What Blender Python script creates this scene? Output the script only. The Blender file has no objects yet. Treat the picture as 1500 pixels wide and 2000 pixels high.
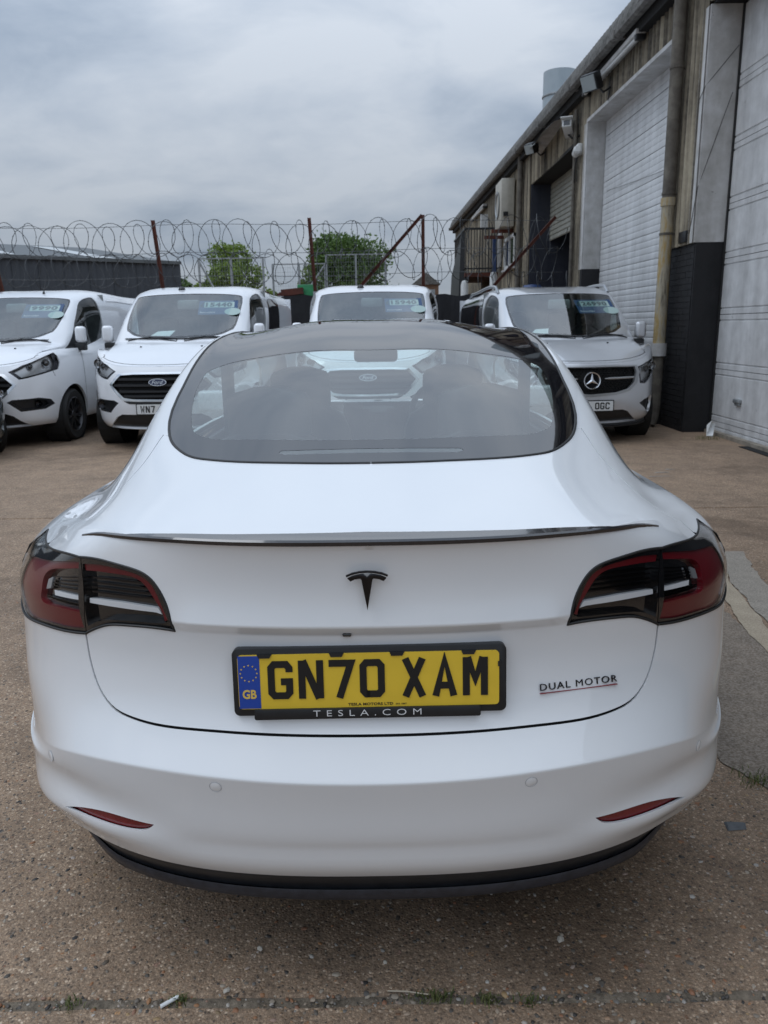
import bpy, bmesh, math, random
import numpy as np
from mathutils import Vector, Matrix
from mathutils.geometry import delaunay_2d_cdt

scene = bpy.context.scene
COL = scene.collection
rng = random.Random(7)
R = math.radians

# ------------------------------------------------------------------ camera
cam_d = bpy.data.cameras.new('camera'); cam = bpy.data.objects.new('camera', cam_d); COL.objects.link(cam)
PITCH, YAW, ROLL = R(13.5), R(-0.05), R(0.92)
_f = Vector((math.sin(YAW)*math.cos(PITCH), math.cos(YAW)*math.cos(PITCH), -math.sin(PITCH)))
_r = Vector((math.cos(YAW), -math.sin(YAW), 0)); _u = _r.cross(_f)
_r2 = math.cos(ROLL)*_r - math.sin(ROLL)*_u; _u2 = math.sin(ROLL)*_r + math.cos(ROLL)*_u
cam.matrix_world = Matrix(((_r2.x,_u2.x,-_f.x,.03),(_r2.y,_u2.y,-_f.y,-1.30),(_r2.z,_u2.z,-_f.z,1.40),(0,0,0,1)))
cam_d.sensor_fit = 'HORIZONTAL'; cam_d.sensor_width = 36; cam_d.lens = 36*1503/1500
cam_d.clip_start = .05; cam_d.clip_end = 2000
cam_d.dof.use_dof = True; cam_d.dof.focus_distance = 1.75; cam_d.dof.aperture_fstop = 14
scene.camera = cam

# ------------------------------------------------------------------ sky and sun
SUN_EL, SUN_AZ = R(64), R(262)
world = bpy.data.worlds.new('World'); scene.world = world; world.use_nodes = True
wn, wl = world.node_tree.nodes, world.node_tree.links
wn.clear()
def wnode(t, **k):
    n = wn.new(t)
    for a, b in k.items(): setattr(n, a, b)
    return n
def wmath(op, a, b=None):
    n = wnode('ShaderNodeMath', operation=op)
    for i, q in enumerate((a, b)):
        if q is None: continue
        if isinstance(q, (int, float)): n.inputs[i].default_value = q
        else: wl.new(q, n.inputs[i])
    return n.outputs[0]
tc = wnode('ShaderNodeTexCoord'); sep = wnode('ShaderNodeSeparateXYZ'); wl.new(tc.outputs['Generated'], sep.inputs[0])
zc = wmath('MAXIMUM', sep.outputs[2], 0.0)
den = wmath('ADD', zc, 0.42)
cx = wmath('DIVIDE', sep.outputs[0], den); cy = wmath('DIVIDE', sep.outputs[1], den)
comb = wnode('ShaderNodeCombineXYZ'); wl.new(cx, comb.inputs[0]); wl.new(cy, comb.inputs[1])
mp = wnode('ShaderNodeMapping'); mp.inputs['Scale'].default_value = (.7, 1.0, 1); mp.inputs['Location'].default_value = (3.3, 1.7, 0)
wl.new(comb.outputs[0], mp.inputs[0])
n1 = wnode('ShaderNodeTexNoise'); n1.inputs['Scale'].default_value = 1.7; n1.inputs['Detail'].default_value = 6; n1.inputs['Roughness'].default_value = .5; n1.inputs['Distortion'].default_value = .25
wl.new(mp.outputs[0], n1.inputs['Vector'])
cr = wnode('ShaderNodeValToRGB'); e = cr.color_ramp.elements
e[0].position = .40; e[0].color = (.44, .54, .685, 1); e[1].position = .595; e[1].color = (.84, .92, 1.03, 1)
m_ = cr.color_ramp.elements.new(.5); m_.color = (.66, .755, .89, 1)
n2 = wnode('ShaderNodeTexNoise'); n2.inputs['Scale'].default_value = 4.6; n2.inputs['Detail'].default_value = 6; n2.inputs['Roughness'].default_value = .55; n2.inputs['Distortion'].default_value = .3
wl.new(mp.outputs[0], n2.inputs['Vector'])
wl.new(wmath('ADD', wmath('MULTIPLY', n1.outputs['Fac'], .62), wmath('MULTIPLY', n2.outputs['Fac'], .38)), cr.inputs[0])
# overcast luminance rises to the zenith (CIE overcast sky)
grad = wmath('ADD', wmath('MULTIPLY', wmath('POWER', zc, 1.15), 1.62), .50)
cm = wnode('ShaderNodeMixRGB', blend_type='MULTIPLY'); cm.inputs[0].default_value = 1
wl.new(cr.outputs[0], cm.inputs[1])
gcol = wnode('ShaderNodeCombineXYZ')
for i in range(3): wl.new(grad, gcol.inputs[i])
wl.new(gcol.outputs[0], cm.inputs[2])
sky = wnode('ShaderNodeTexSky'); sky.sky_type = 'NISHITA'; sky.sun_disc = False; sky.sun_elevation = SUN_EL; sky.sun_rotation = SUN_AZ
b1 = wnode('ShaderNodeBackground'); b1.inputs[1].default_value = .05*.12; wl.new(sky.outputs[0], b1.inputs[0])
b2 = wnode('ShaderNodeBackground'); b2.inputs[1].default_value = .78; wl.new(cm.outputs[0], b2.inputs[0])
ad = wnode('ShaderNodeAddShader'); wl.new(b1.outputs[0], ad.inputs[0]); wl.new(b2.outputs[0], ad.inputs[1])
wo = wnode('ShaderNodeOutputWorld'); wl.new(ad.outputs[0], wo.inputs[0])
sl = bpy.data.lights.new('sun', 'SUN'); sl.energy = .6; sl.angle = R(25); sl.color = (.93, .96, 1)
so = bpy.data.objects.new('sun', sl); COL.objects.link(so)
# sun_rotation turns clockwise from +Y; the lamp shines along its -Z
sd = Vector((math.sin(SUN_AZ)*math.cos(SUN_EL), math.cos(SUN_AZ)*math.cos(SUN_EL), math.sin(SUN_EL)))
so.rotation_euler = sd.to_track_quat('Z', 'Y').to_euler(); so.location = (0, 0, 30)
scene.view_settings.view_transform = 'Standard'; scene.view_settings.look = 'None'
scene.view_settings.exposure = .08; scene.view_settings.gamma = 1; scene.view_settings.use_curve_mapping = False
scene.render.engine = 'CYCLES'
cy_ = scene.cycles; cy_.max_bounces = 10; cy_.transparent_max_bounces = 16; cy_.glossy_bounces = 4; cy_.diffuse_bounces = 3
cy_.use_denoising = True

# ------------------------------------------------------------------ materials
class NT:
    def __init__(s, name):
        s.m = bpy.data.materials.new(name); s.m.use_nodes = True; s.n = s.m.node_tree.nodes; s.l = s.m.node_tree.links
        s.b = s.n['Principled BSDF']; s.out = s.n['Material Output']; s._tc = None
    def node(s, t, **k):
        n = s.n.new(t)
        for a, b in k.items():
            if a in n.inputs.keys() if hasattr(n.inputs, 'keys') else False: n.inputs[a].default_value = b
            else: setattr(n, a, b)
        return n
    def obj(s):
        if s._tc is None: s._tc = s.n.new('ShaderNodeTexCoord')
        return s._tc.outputs['Object']
    def geo(s): return s.n.new('ShaderNodeNewGeometry').outputs['Position']
    def mapping(s, vec, scale=(1,1,1), loc=(0,0,0), rot=(0,0,0)):
        n = s.n.new('ShaderNodeMapping'); n.inputs['Scale'].default_value = scale; n.inputs['Location'].default_value = loc; n.inputs['Rotation'].default_value = rot
        s.l.new(vec, n.inputs[0]); return n.outputs[0]
    def noise(s, vec, scale, detail=4, rough=.55, dist=0):
        n = s.n.new('ShaderNodeTexNoise'); n.inputs['Scale'].default_value = scale; n.inputs['Detail'].default_value = detail
        n.inputs['Roughness'].default_value = rough; n.inputs['Distortion'].default_value = dist; s.l.new(vec, n.inputs['Vector']); return n.outputs['Fac']
    def vor(s, vec, scale, feature='F1', out='Distance', rand=1.0):
        n = s.n.new('ShaderNodeTexVoronoi'); n.feature = feature; n.inputs['Scale'].default_value = scale; n.inputs['Randomness'].default_value = rand
        s.l.new(vec, n.inputs['Vector']); return n.outputs[out]
    def ramp(s, fac, *stops):
        n = s.n.new('ShaderNodeValToRGB'); e = n.color_ramp.elements
        while len(e) < len(stops): e.new(.5)
        for q, (p, c) in zip(e, stops):
            q.position = p; q.color = (*c, 1) if isinstance(c, tuple) else (c, c, c, 1)
        s.l.new(fac, n.inputs[0]); return n.outputs[0]
    def mix(s, fac, a, b, mode='MIX'):
        n = s.n.new('ShaderNodeMixRGB'); n.blend_type = mode
        for i, q in ((0, fac), (1, a), (2, b)):
            if isinstance(q, (int, float)): n.inputs[i].default_value = q if i == 0 else (q, q, q, 1)
            elif isinstance(q, tuple): n.inputs[i].default_value = (*q, 1)
            else: s.l.new(q, n.inputs[i])
        return n.outputs[0]
    def math(s, op, a, b=0.0):
        n = s.n.new('ShaderNodeMath'); n.operation = op
        for i, q in enumerate((a, b)):
            if isinstance(q, (int, float)): n.inputs[i].default_value = q
            else: s.l.new(q, n.inputs[i])
        return n.outputs[0]
    def bump(s, h, strength=.3, dist=.01, prev=None):
        n = s.n.new('ShaderNodeBump'); n.inputs['Strength'].default_value = strength; n.inputs['Distance'].default_value = dist
        s.l.new(h, n.inputs['Height'])
        if prev is not None: s.l.new(prev, n.inputs['Normal'])
        return n.outputs[0]
    def set(s, **k):
        for a, v in k.items():
            i = s.b.inputs[a.replace('_', ' ')]
            if isinstance(v, (int, float)): i.default_value = v
            elif isinstance(v, tuple): i.default_value = (*v, 1)
            else: s.l.new(v, i)
        return s
def plain(name, col, rough=.5, metal=0., coat=0., vary=.0, vscale=6., spec=.5, ior=None):
    t = NT(name); t.set(Roughness=rough, Metallic=metal, Coat_Weight=coat, Coat_Roughness=.04, Specular_IOR_Level=spec)
    if ior: t.set(IOR=ior)
    if vary:
        f = t.noise(t.obj(), vscale, 5)
        t.set(Base_Color=t.ramp(f, (.3, tuple(c*(1-vary) for c in col)), (.7, tuple(min(1, c*(1+vary)) for c in col))))
        t.set(Roughness=t.math('ADD', t.math('MULTIPLY', f, .2), max(.02, rough-.1)))
    else: t.set(Base_Color=col)
    return t.m
def thin_glass(name, tint, ior=1.5, rough=.0):
    t = NT(name); t.n.remove(t.b)
    tr = t.n.new('ShaderNodeBsdfTransparent'); tr.inputs[0].default_value = (*tint, 1)
    gl = t.n.new('ShaderNodeBsdfGlossy'); gl.inputs['Color'].default_value = (1, 1, 1, 1); gl.inputs['Roughness'].default_value = rough
    fr = t.n.new('ShaderNodeFresnel'); ge = t.n.new('ShaderNodeNewGeometry')   # the same reflectance from both faces of the pane
    io = t.n.new('ShaderNodeMapRange'); io.inputs[3].default_value = ior; io.inputs[4].default_value = 1/ior
    t.l.new(ge.outputs['Backfacing'], io.inputs[0]); t.l.new(io.outputs[0], fr.inputs[0])
    mx = t.n.new('ShaderNodeMixShader'); t.l.new(fr.outputs[0], mx.inputs[0]); t.l.new(tr.outputs[0], mx.inputs[1]); t.l.new(gl.outputs[0], mx.inputs[2])
    t.l.new(mx.outputs[0], t.out.inputs[0]); return t.m
M = {}
def car_paint(name, col, rough=.32, metal=0., coat=1.):
    t = NT(name); p = t.obj()
    f = t.noise(p, 2.2, 6, .6)
    t.set(Base_Color=t.ramp(f, (.25, tuple(c*.965 for c in col)), (.75, col)), Roughness=rough, Metallic=metal, Coat_Weight=coat, Coat_Roughness=.025, Coat_IOR=1.62)
    h = t.noise(p, 260, 2); t.set(Normal=t.bump(h, .02, .001)); return t.m
M['pearl'] = car_paint('pearl white paint', (.80, .815, .83), .38)
M['stoneish'] = plain('slate', (.10, .105, .11), .7, vary=.2, vscale=60)
M['vanwhite'] = car_paint('van white paint', (.80, .82, .85), .4)
M['silver'] = car_paint('silver paint', (.60, .615, .64), .32, .35)
M['darkpaint'] = car_paint('dark grey green paint', (.045, .06, .062), .3, .3)
M['black'] = plain('black plastic', (.012, .013, .015), .42, vary=.2, vscale=30)
M['diffuser'] = plain('black diffuser plastic', (.014, .016, .020), .38, vary=.25, vscale=40)
M['gloss'] = plain('gloss black', (.006, .006, .007), .06, coat=1)
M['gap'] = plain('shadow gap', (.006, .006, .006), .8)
M['trim'] = plain('rubber seal', (.015, .015, .015), .55)
M['fritglass'] = plain('black bordered glass', (.010, .010, .012), .03, ior=2.0)
M['roofglass'] = plain('dark roof glass', (.014, .011, .014), .03, ior=2.1)
M['chrome'] = plain('chrome', (.80, .81, .83), .10, 1.)
M['darkchrome'] = plain('smoked chrome', (.045, .045, .05), .16, 1.)
M['silverpl'] = plain('silver plastic', (.42, .43, .44), .28, .6)
M['red'] = plain('red lamp plastic', (.125, .004, .009), .28, coat=.3)
M['reflred'] = plain('red reflector', (.16, .008, .010), .2, coat=.6, vary=.15, vscale=120)
M['whitebar'] = plain('clear light guide', (.72, .74, .76), .14, .1)
M['rearglass'] = thin_glass('rear window glass', (.80, .93, .91), 2.6)
M['lens'] = thin_glass('clear lens', (.95, .95, .95), 1.11)
M['sensorring'] = plain('sensor ring', (.48, .49, .50), .5)
M['screen'] = thin_glass('windscreen glass', (.74, .86, .84), 2.35)
M['clearglass'] = thin_glass('front windscreen glass', (.86, .93, .92), 1.5)
M['sideglass'] = thin_glass('side window glass', (.55, .60, .60), 1.55)
M['cardoorglass'] = thin_glass('car side glass', (.80, .86, .85), 1.5)
M['vaninterior'] = plain('grey van cabin plastic', (.07, .074, .075), .7, vary=.25, vscale=12)
M['privacy'] = plain('privacy glass', (.010, .010, .012), .03, ior=1.6)
M['interior'] = plain('dark interior', (.030, .031, .033), .75, vary=.3, vscale=20)
M['seat'] = plain('black seat upholstery', (.018, .018, .020), .6, vary=.2, vscale=25)
M['greyint'] = plain('grey trim', (.24, .25, .25), .8, vary=.2, vscale=10)
M['tyre'] = plain('tyre rubber', (.014, .014, .014), .75, vary=.3, vscale=40)
M['alloy'] = plain('alloy wheel', (.42, .43, .44), .3, .9, vary=.2, vscale=30)
M['darkalloy'] = plain('dark alloy', (.06, .06, .065), .35, .7, vary=.2, vscale=30)
M['yellow'] = plain('yellow number plate', (.78, .53, .035), .35, coat=.5, vary=.04, vscale=20)
M['plwhite'] = plain('white number plate', (.68, .70, .70), .35, coat=.5, vary=.05, vscale=20)
M['ink'] = plain('black plate letters', (.008, .008, .008), .4)
M['blue'] = plain('blue plate band', (.006, .055, .36), .35, coat=.5)
M['gold'] = plain('gold print', (.75, .52, .10), .4)
M['whitetxt'] = plain('white print', (.72, .72, .72), .5)
M['badgeblue'] = plain('blue badge enamel', (.012, .022, .07), .15, coat=1)
M['redline'] = plain('red underline', (.24, .02, .03), .3)
M['stkblue'] = plain('blue sticker', (.018, .06, .15), .5)
M['stkgreen'] = plain('pale green sticker', (.36, .47, .45), .5)
M['stkdark'] = plain('sticker digits', (.02, .05, .06), .5)
M['paper'] = plain('paper', (.74, .76, .76), .8, vary=.06, vscale=15)

# ------------------------------------------------------------------ mesh helpers
def tag(o, label=None, cat=None, group=None, kind=None):
    if label: o['label'] = label
    if cat: o['category'] = cat
    if group: o['group'] = group
    if kind: o['kind'] = kind
    return o
def thing(name, label, cat, loc=(0,0,0), rz=0., group=None):
    o = bpy.data.objects.new(name, None); COL.objects.link(o); o.location = loc; o.rotation_euler = (0, 0, rz)
    o.empty_display_size = .2
    return tag(o, label, cat, group)
def link(name, me, parent=None):
    o = bpy.data.objects.new(name, me); COL.objects.link(o)
    if parent is not None: o.parent = parent
    return o
def kids(o): return [c for c in bpy.data.objects if c.parent == o]
def copy_tree(o, parent=None):
    c = o.copy(); COL.objects.link(c)
    if parent is not None: c.parent = parent
    for k in list(o.children): copy_tree(k, c)
    return c
class MB:
    def __init__(s, org=(0,0,0)): s.v = []; s.f = []; s.org = np.array(org, float)
    def add(s, vs, fs):
        b = len(s.v); s.v += [tuple(map(float, q)) for q in vs]; s.f += [tuple(i+b for i in f) for f in fs]; return s
    def box(s, x0, x1, y0, y1, z0, z1, mat=None, taper=None):
        vs = [(x, y, z) for z in (z0, z1) for y in (y0, y1) for x in (x0, x1)]
        if mat is not None: vs = [tuple(mat @ Vector(q)) for q in vs]
        return s.add(vs, [(0,2,3,1),(4,5,7,6),(0,1,5,4),(2,6,7,3),(0,4,6,2),(1,3,7,5)])
    def cbox(s, c, d, mat=None):
        m = Matrix.Translation(Vector(c)) @ (mat if mat is not None else Matrix())
        return s.box(-d[0]/2, d[0]/2, -d[1]/2, d[1]/2, -d[2]/2, d[2]/2, m)
    def tube(s, pts, r, n=8, closed=False, cap=True):
        P = [Vector(p) for p in pts]; m = len(P); rs = r if isinstance(r, (list, tuple)) else [r]*m
        up = None; rings = []
        for i, p in enumerate(P):
            t = (P[(i+1) % m]-P[i-1]) if closed else (P[min(i+1, m-1)]-P[max(i-1, 0)])
            if t.length < 1e-9: t = Vector((0,0,1))
            t.normalize()
            if up is None:
                up = Vector((0,0,1)) if abs(t.z) < .9 else Vector((1,0,0))
            a = (up - t*up.dot(t))
            if a.length < 1e-6: a = t.orthogonal()
            a.normalize(); up = a; b = t.cross(a)
            rings.append([p + (a*math.cos(2*math.pi*k/n) + b*math.sin(2*math.pi*k/n))*rs[i] for k in range(n)])
        vs = [q for r_ in rings for q in r_]; fs = []
        for i in range(m if closed else m-1):
            j = (i+1) % m
            for k in range(n):
                k2 = (k+1) % n; fs.append((i*n+k, i*n+k2, j*n+k2, j*n+k))
        if cap and not closed:
            fs.append(tuple(range(n-1, -1, -1))); fs.append(tuple((m-1)*n+k for k in range(n)))
        return s.add(vs, fs)
    def cyl(s, p0, p1, r, n=16, r1=None): return s.tube([p0, p1], [r, r if r1 is None else r1], n)
    def prism(s, poly, d0, d1, mat):
        """poly in local xy, extruded along local z from d0 to d1, placed by mat; concave polygons are fine"""
        n = len(poly)
        ar = sum(poly[i][0]*poly[(i+1) % n][1]-poly[(i+1) % n][0]*poly[i][1] for i in range(n))
        if ar < 0: poly = poly[::-1]
        r = delaunay_2d_cdt([Vector(p[:2]) for p in poly], [], [list(range(n))], 1, 1e-7)
        V2 = r[0]; T = r[2]
        vs = [mat @ Vector((q.x, q.y, d1)) for q in V2] + [mat @ Vector((q.x, q.y, d0)) for q in V2]
        k = len(V2); fs = [tuple(t) for t in T] + [tuple(i+k for i in reversed(t)) for t in T]
        om = {}
        for i, o_ in enumerate(r[3]):
            for q in o_: om[q] = i
        idx = [om[i] for i in range(n)]
        for i in range(n):
            a, b = idx[i], idx[(i+1) % n]
            if a != b: fs.append((a+k, b+k, b, a))
        return s.add(vs, fs)
    def lathe(s, prof, n, mat):
        """prof: list of (radius, height) turned about local z"""
        vs = []; fs = []; m = len(prof)
        for r_, h in prof:
            for k in range(n):
                a = 2*math.pi*k/n; vs.append(mat @ Vector((r_*math.cos(a), r_*math.sin(a), h)))
        for i in range(m-1):
            for k in range(n):
                k2 = (k+1) % n; fs.append((i*n+k, i*n+k2, (i+1)*n+k2, (i+1)*n+k))
        return s.add(vs, fs)
    def grid(s, P):
        P = np.asarray(P); a, b = P.shape[:2]
        return s.add(P.reshape(-1, 3), [(i*b+j, i*b+j+1, (i+1)*b+j+1, (i+1)*b+j) for i in range(a-1) for j in range(b-1)])
    def build(s, name, mat, parent=None, smooth=False, bevel=0., seg=2, auto=None):
        me = bpy.data.meshes.new(name)
        vs = [tuple(np.array(q)-s.org) for q in s.v]
        me.from_pydata(vs, [], s.f); me.materials.append(mat)
        if bevel:
            bm = bmesh.new(); bm.from_mesh(me)
            bmesh.ops.remove_doubles(bm, verts=bm.verts, dist=1e-5)
            es = [e for e in bm.edges if len(e.link_faces) == 2 and e.calc_face_angle(0) > .5]
            bmesh.ops.bevel(bm, geom=es, offset=bevel, segments=seg, affect='EDGES', profile=.5, clamp_overlap=True)
            bm.to_mesh(me); bm.free()
        if smooth or bevel:
            for p in me.polygons: p.use_smooth = True
            me.set_sharp_from_angle(angle=auto if auto else R(40))
        me.update()
        return link(name, me, parent)

# ------------------------------------------------------------------ lofted surfaces
def _nat(t):
    n=len(t); A=np.zeros((n,n)); B=np.zeros((n,n)); h=np.diff(t)
    A[0,0]=A[-1,-1]=1
    for i in range(1,n-1):
        A[i,i-1]=h[i-1]; A[i,i]=2*(h[i-1]+h[i]); A[i,i+1]=h[i]
        B[i,i-1]+=6/h[i-1]; B[i,i]-=6/h[i-1]+6/h[i]; B[i,i+1]+=6/h[i]
    return np.linalg.solve(A,B)
def spline_w(t,u,breaks=()):
    """weights (len(u),len(t)) of a natural cubic spline through knots t, split at the knot indices in breaks"""
    t=np.asarray(t,float); u=np.clip(np.atleast_1d(u).astype(float),t[0],t[-1]); W=np.zeros((len(u),len(t)))
    cuts=[0,*breaks,len(t)-1]
    for a,b in zip(cuts[:-1],cuts[1:]):
        tt=t[a:b+1]; m=(u>=tt[0])&(u<=tt[-1]) if b==len(t)-1 else (u>=tt[0])&(u<tt[-1])
        if not m.any(): continue
        uu=u[m]; i=np.clip(np.searchsorted(tt,uu,side='right')-1,0,len(tt)-2); h=np.diff(tt)[i]
        p=(tt[i+1]-uu)/h; q=1-p; w=np.zeros((len(uu),len(tt))); r=np.arange(len(uu))
        w[r,i]+=p; w[r,i+1]+=q
        if len(tt)>2:
            M=_nat(tt); w+=((p**3-p)*h*h/6)[:,None]*M[i]+((q**3-q)*h*h/6)[:,None]*M[i+1]
        W[np.ix_(m,np.arange(a,b+1))]=w
    return W
def sstep(a,b,x):
    k=np.clip((x-a)/(b-a),0,1); return k*k*(3-2*k)
_th=np.linspace(0,np.pi/2,20001); _sx=np.sin(_th)**(2/3); _cy=np.cos(_th)**.8
_arc=np.concatenate([[0],np.cumsum(np.hypot(np.diff(_sx)*.92,np.diff(_cy)*.9))]); SMAX=_arc[-1]
class Perim:
    """skin round a vehicle: s runs round the end and along the flank, v climbs; sign of s is the side"""
    def __init__(s, tab, breaks, y0, L=0., front=None, zmod=None, lip=None):
        s.t = np.array(tab, float); s.br = breaks; s.y0 = y0; s.L = L; s.front = front; s.zmod = zmod; s.lip = lip; s.soft = None
        s.t2 = s.t.copy(); s.br2 = breaks
        if lip: s.t2[:, 1] = lip[1]; s.br2 = lip[0]
        s.end = SMAX + L + (SMAX if front else 0)
    def __call__(s, a_, v):
        a_ = np.atleast_1d(np.asarray(a_, float)); v = np.atleast_1d(np.asarray(v, float)); sg = np.where(a_ < 0, -1., 1.); a = np.abs(a_)
        sx = np.interp(a, _arc, _sx); cy = np.interp(a, _arc, _cy)
        Rw = spline_w(s.t[:, 0], v, s.br) @ s.t[:, 1:]
        if s.lip:
            R2 = spline_w(s.t2[:, 0], v, s.br2) @ s.t2[:, 1:]; k = sstep(.33, .44, a)[:, None]; Rw = Rw*(1-k)+R2*k
        if s.soft:      # the bumper crease dies out towards the corner
            t3 = s.t2.copy(); t3[s.soft[1], 1] = s.soft[2]; R3 = spline_w(t3[:, 0], v, ()) @ t3[:, 1:]; k = sstep(.66, .90, a)[:, None]*(v < 7)[:, None]; Rw = Rw*(1-k)+R3*k
        yc, w, z0, qa, qb, dr, rc = Rw.T[:7]; cd = Rw.T[7] if Rw.shape[1] > 7 else 0.
        x = w*sx; y = s.y0-(s.y0-yc)*cy + np.maximum(a-SMAX, 0)
        y += rc*sstep(.33, .62, x)*(1-sstep(.78, .9, x)*.6)
        xe = np.where(x > .7, .7+.1*np.tanh((x-.7)/.1), x); z = z0+qa*xe**2+qb*xe**4-dr*sstep(.52, .76, x)-cd*sstep(.62, .88, x)*(1-sstep(1.0, 1.5, y))
        if s.front:
            yf0 = s.y0+s.L; b = np.clip(2*SMAX+s.L-a, 0, SMAX); on = a > SMAX+s.L
            sxf = np.interp(b, _arc, _sx); cyf = np.interp(b, _arc, _cy)
            x = np.where(on, w*sxf, x); y = np.where(on, yf0+(s.front-yf0)*cyf, y)
        if s.zmod: z = s.zmod(x, y, z)
        return np.stack([sg*x, y, z], -1)
    def s_at_y(s, y, v):
        a = np.linspace(0, SMAX+s.L, 6000); P = s(a, np.full_like(a, v)); return float(np.interp(y, P[:, 1], a))
    def s_at_x(s, x, v):
        a = np.linspace(0, SMAX*.97, 4000); P = s(a, np.full_like(a, v)); return float(np.interp(x, P[:, 0], a))
class Loft:
    """skin lofted through cross-section curves: q runs out from the centre line, r along the vehicle"""
    def __init__(s, G, qk, rk, rb=(), side=None, rear=None):
        s.side = side; s.rear = rear; s.G = np.array(G, float); s.qk = np.array(qk, float); s.rk = np.array(rk, float); s.rb = rb
    def __call__(s, q, r):
        q = np.atleast_1d(np.asarray(q, float)); r = np.atleast_1d(np.asarray(r, float)); sg = np.where(q < 0, -1., 1.)
        # mirror the section so the centre line stays smooth
        G2 = np.concatenate([s.G[:, :0:-1]*np.array([-1, 1, 1]), s.G], 1); k2 = np.concatenate([-s.qk[:0:-1], s.qk])
        Wq = spline_w(k2, np.abs(q)); Wr = spline_w(s.rk, r, s.rb)
        P = np.einsum('ni,nj,ijk->nk', Wr, Wq, G2); aq = np.abs(q)
        if s.rear is not None:      # pull the first row on to the exact top line of the tail skin
            w0 = spline_w(s.rk, np.full(len(r), s.rk[0]), s.rb); base = np.einsum('ni,nj,ijk->nk', w0, Wq, G2)
            P += (s.rear(aq)-base)*(1-sstep(s.rk[0], s.rk[0]+.22, r))[:, None]
        if s.side is not None:      # and the outer edge on to the exact shoulder line
            we = spline_w(k2, np.full(len(q), s.qk[-1])); base = np.einsum('ni,nj,ijk->nk', Wr, we, G2)
            if s.rear is not None: base += (s.rear(np.full(len(q), s.qk[-1]))-np.einsum('ni,nj,ijk->nk', w0, we, G2))*(1-sstep(s.rk[0], s.rk[0]+.22, r))[:, None]
            P += (s.side(r)-base)*sstep(s.qk[-3], s.qk[-1], aq)[:, None]
        P[:, 0] *= sg; return P
def normals(fn, a, b, ea, eb, flip):
    Pa = fn(a+ea, b)-fn(a-ea, b); Pb = fn(a, b+eb)-fn(a, b-eb)
    n = np.cross(Pa, Pb)*flip; l = np.linalg.norm(n, axis=1); l[l < 1e-12] = 1; return n/l[:, None]
def inside(P, poly):
    x, y = P[:, 0], P[:, 1]; c = np.zeros(len(P), bool); n = len(poly)
    for i in range(n):
        x1, y1 = poly[i]; x2, y2 = poly[(i+1) % n]
        if y1 == y2: continue
        m = ((y1 > y) != (y2 > y)) & (x < (x2-x1)*(y-y1)/(y2-y1)+x1); c ^= m
    return c
def dist_poly(P, poly):
    d = np.full(len(P), 1e9); n = len(poly); A = np.array(poly)
    for i in range(n):
        a, b = A[i], A[(i+1) % n]; ab = b-a; L = ab@ab
        if L < 1e-16: continue
        t = np.clip(((P-a)@ab)/L, 0, 1); d = np.minimum(d, np.linalg.norm(P-(a+t[:, None]*ab), axis=1))
    return d
def smooth(pts, n):
    pts = np.array(pts, float); t = np.concatenate([[0], np.cumsum(np.linalg.norm(np.diff(pts, axis=0)*np.array([1, .07]), axis=1)**.6)])
    return [tuple(q) for q in spline_w(t, np.linspace(0, t[-1], n)) @ pts]
def resample(poly, step, sc):
    out = []; n = len(poly)
    for i in range(n):
        a, b = np.array(poly[i]), np.array(poly[(i+1) % n]); d = np.hypot((b-a)[0]*sc[0], (b-a)[1]*sc[1]); k = max(1, int(math.ceil(d/step)))
        out += [tuple(a+(b-a)*j/k) for j in range(k)]
    return out
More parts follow.
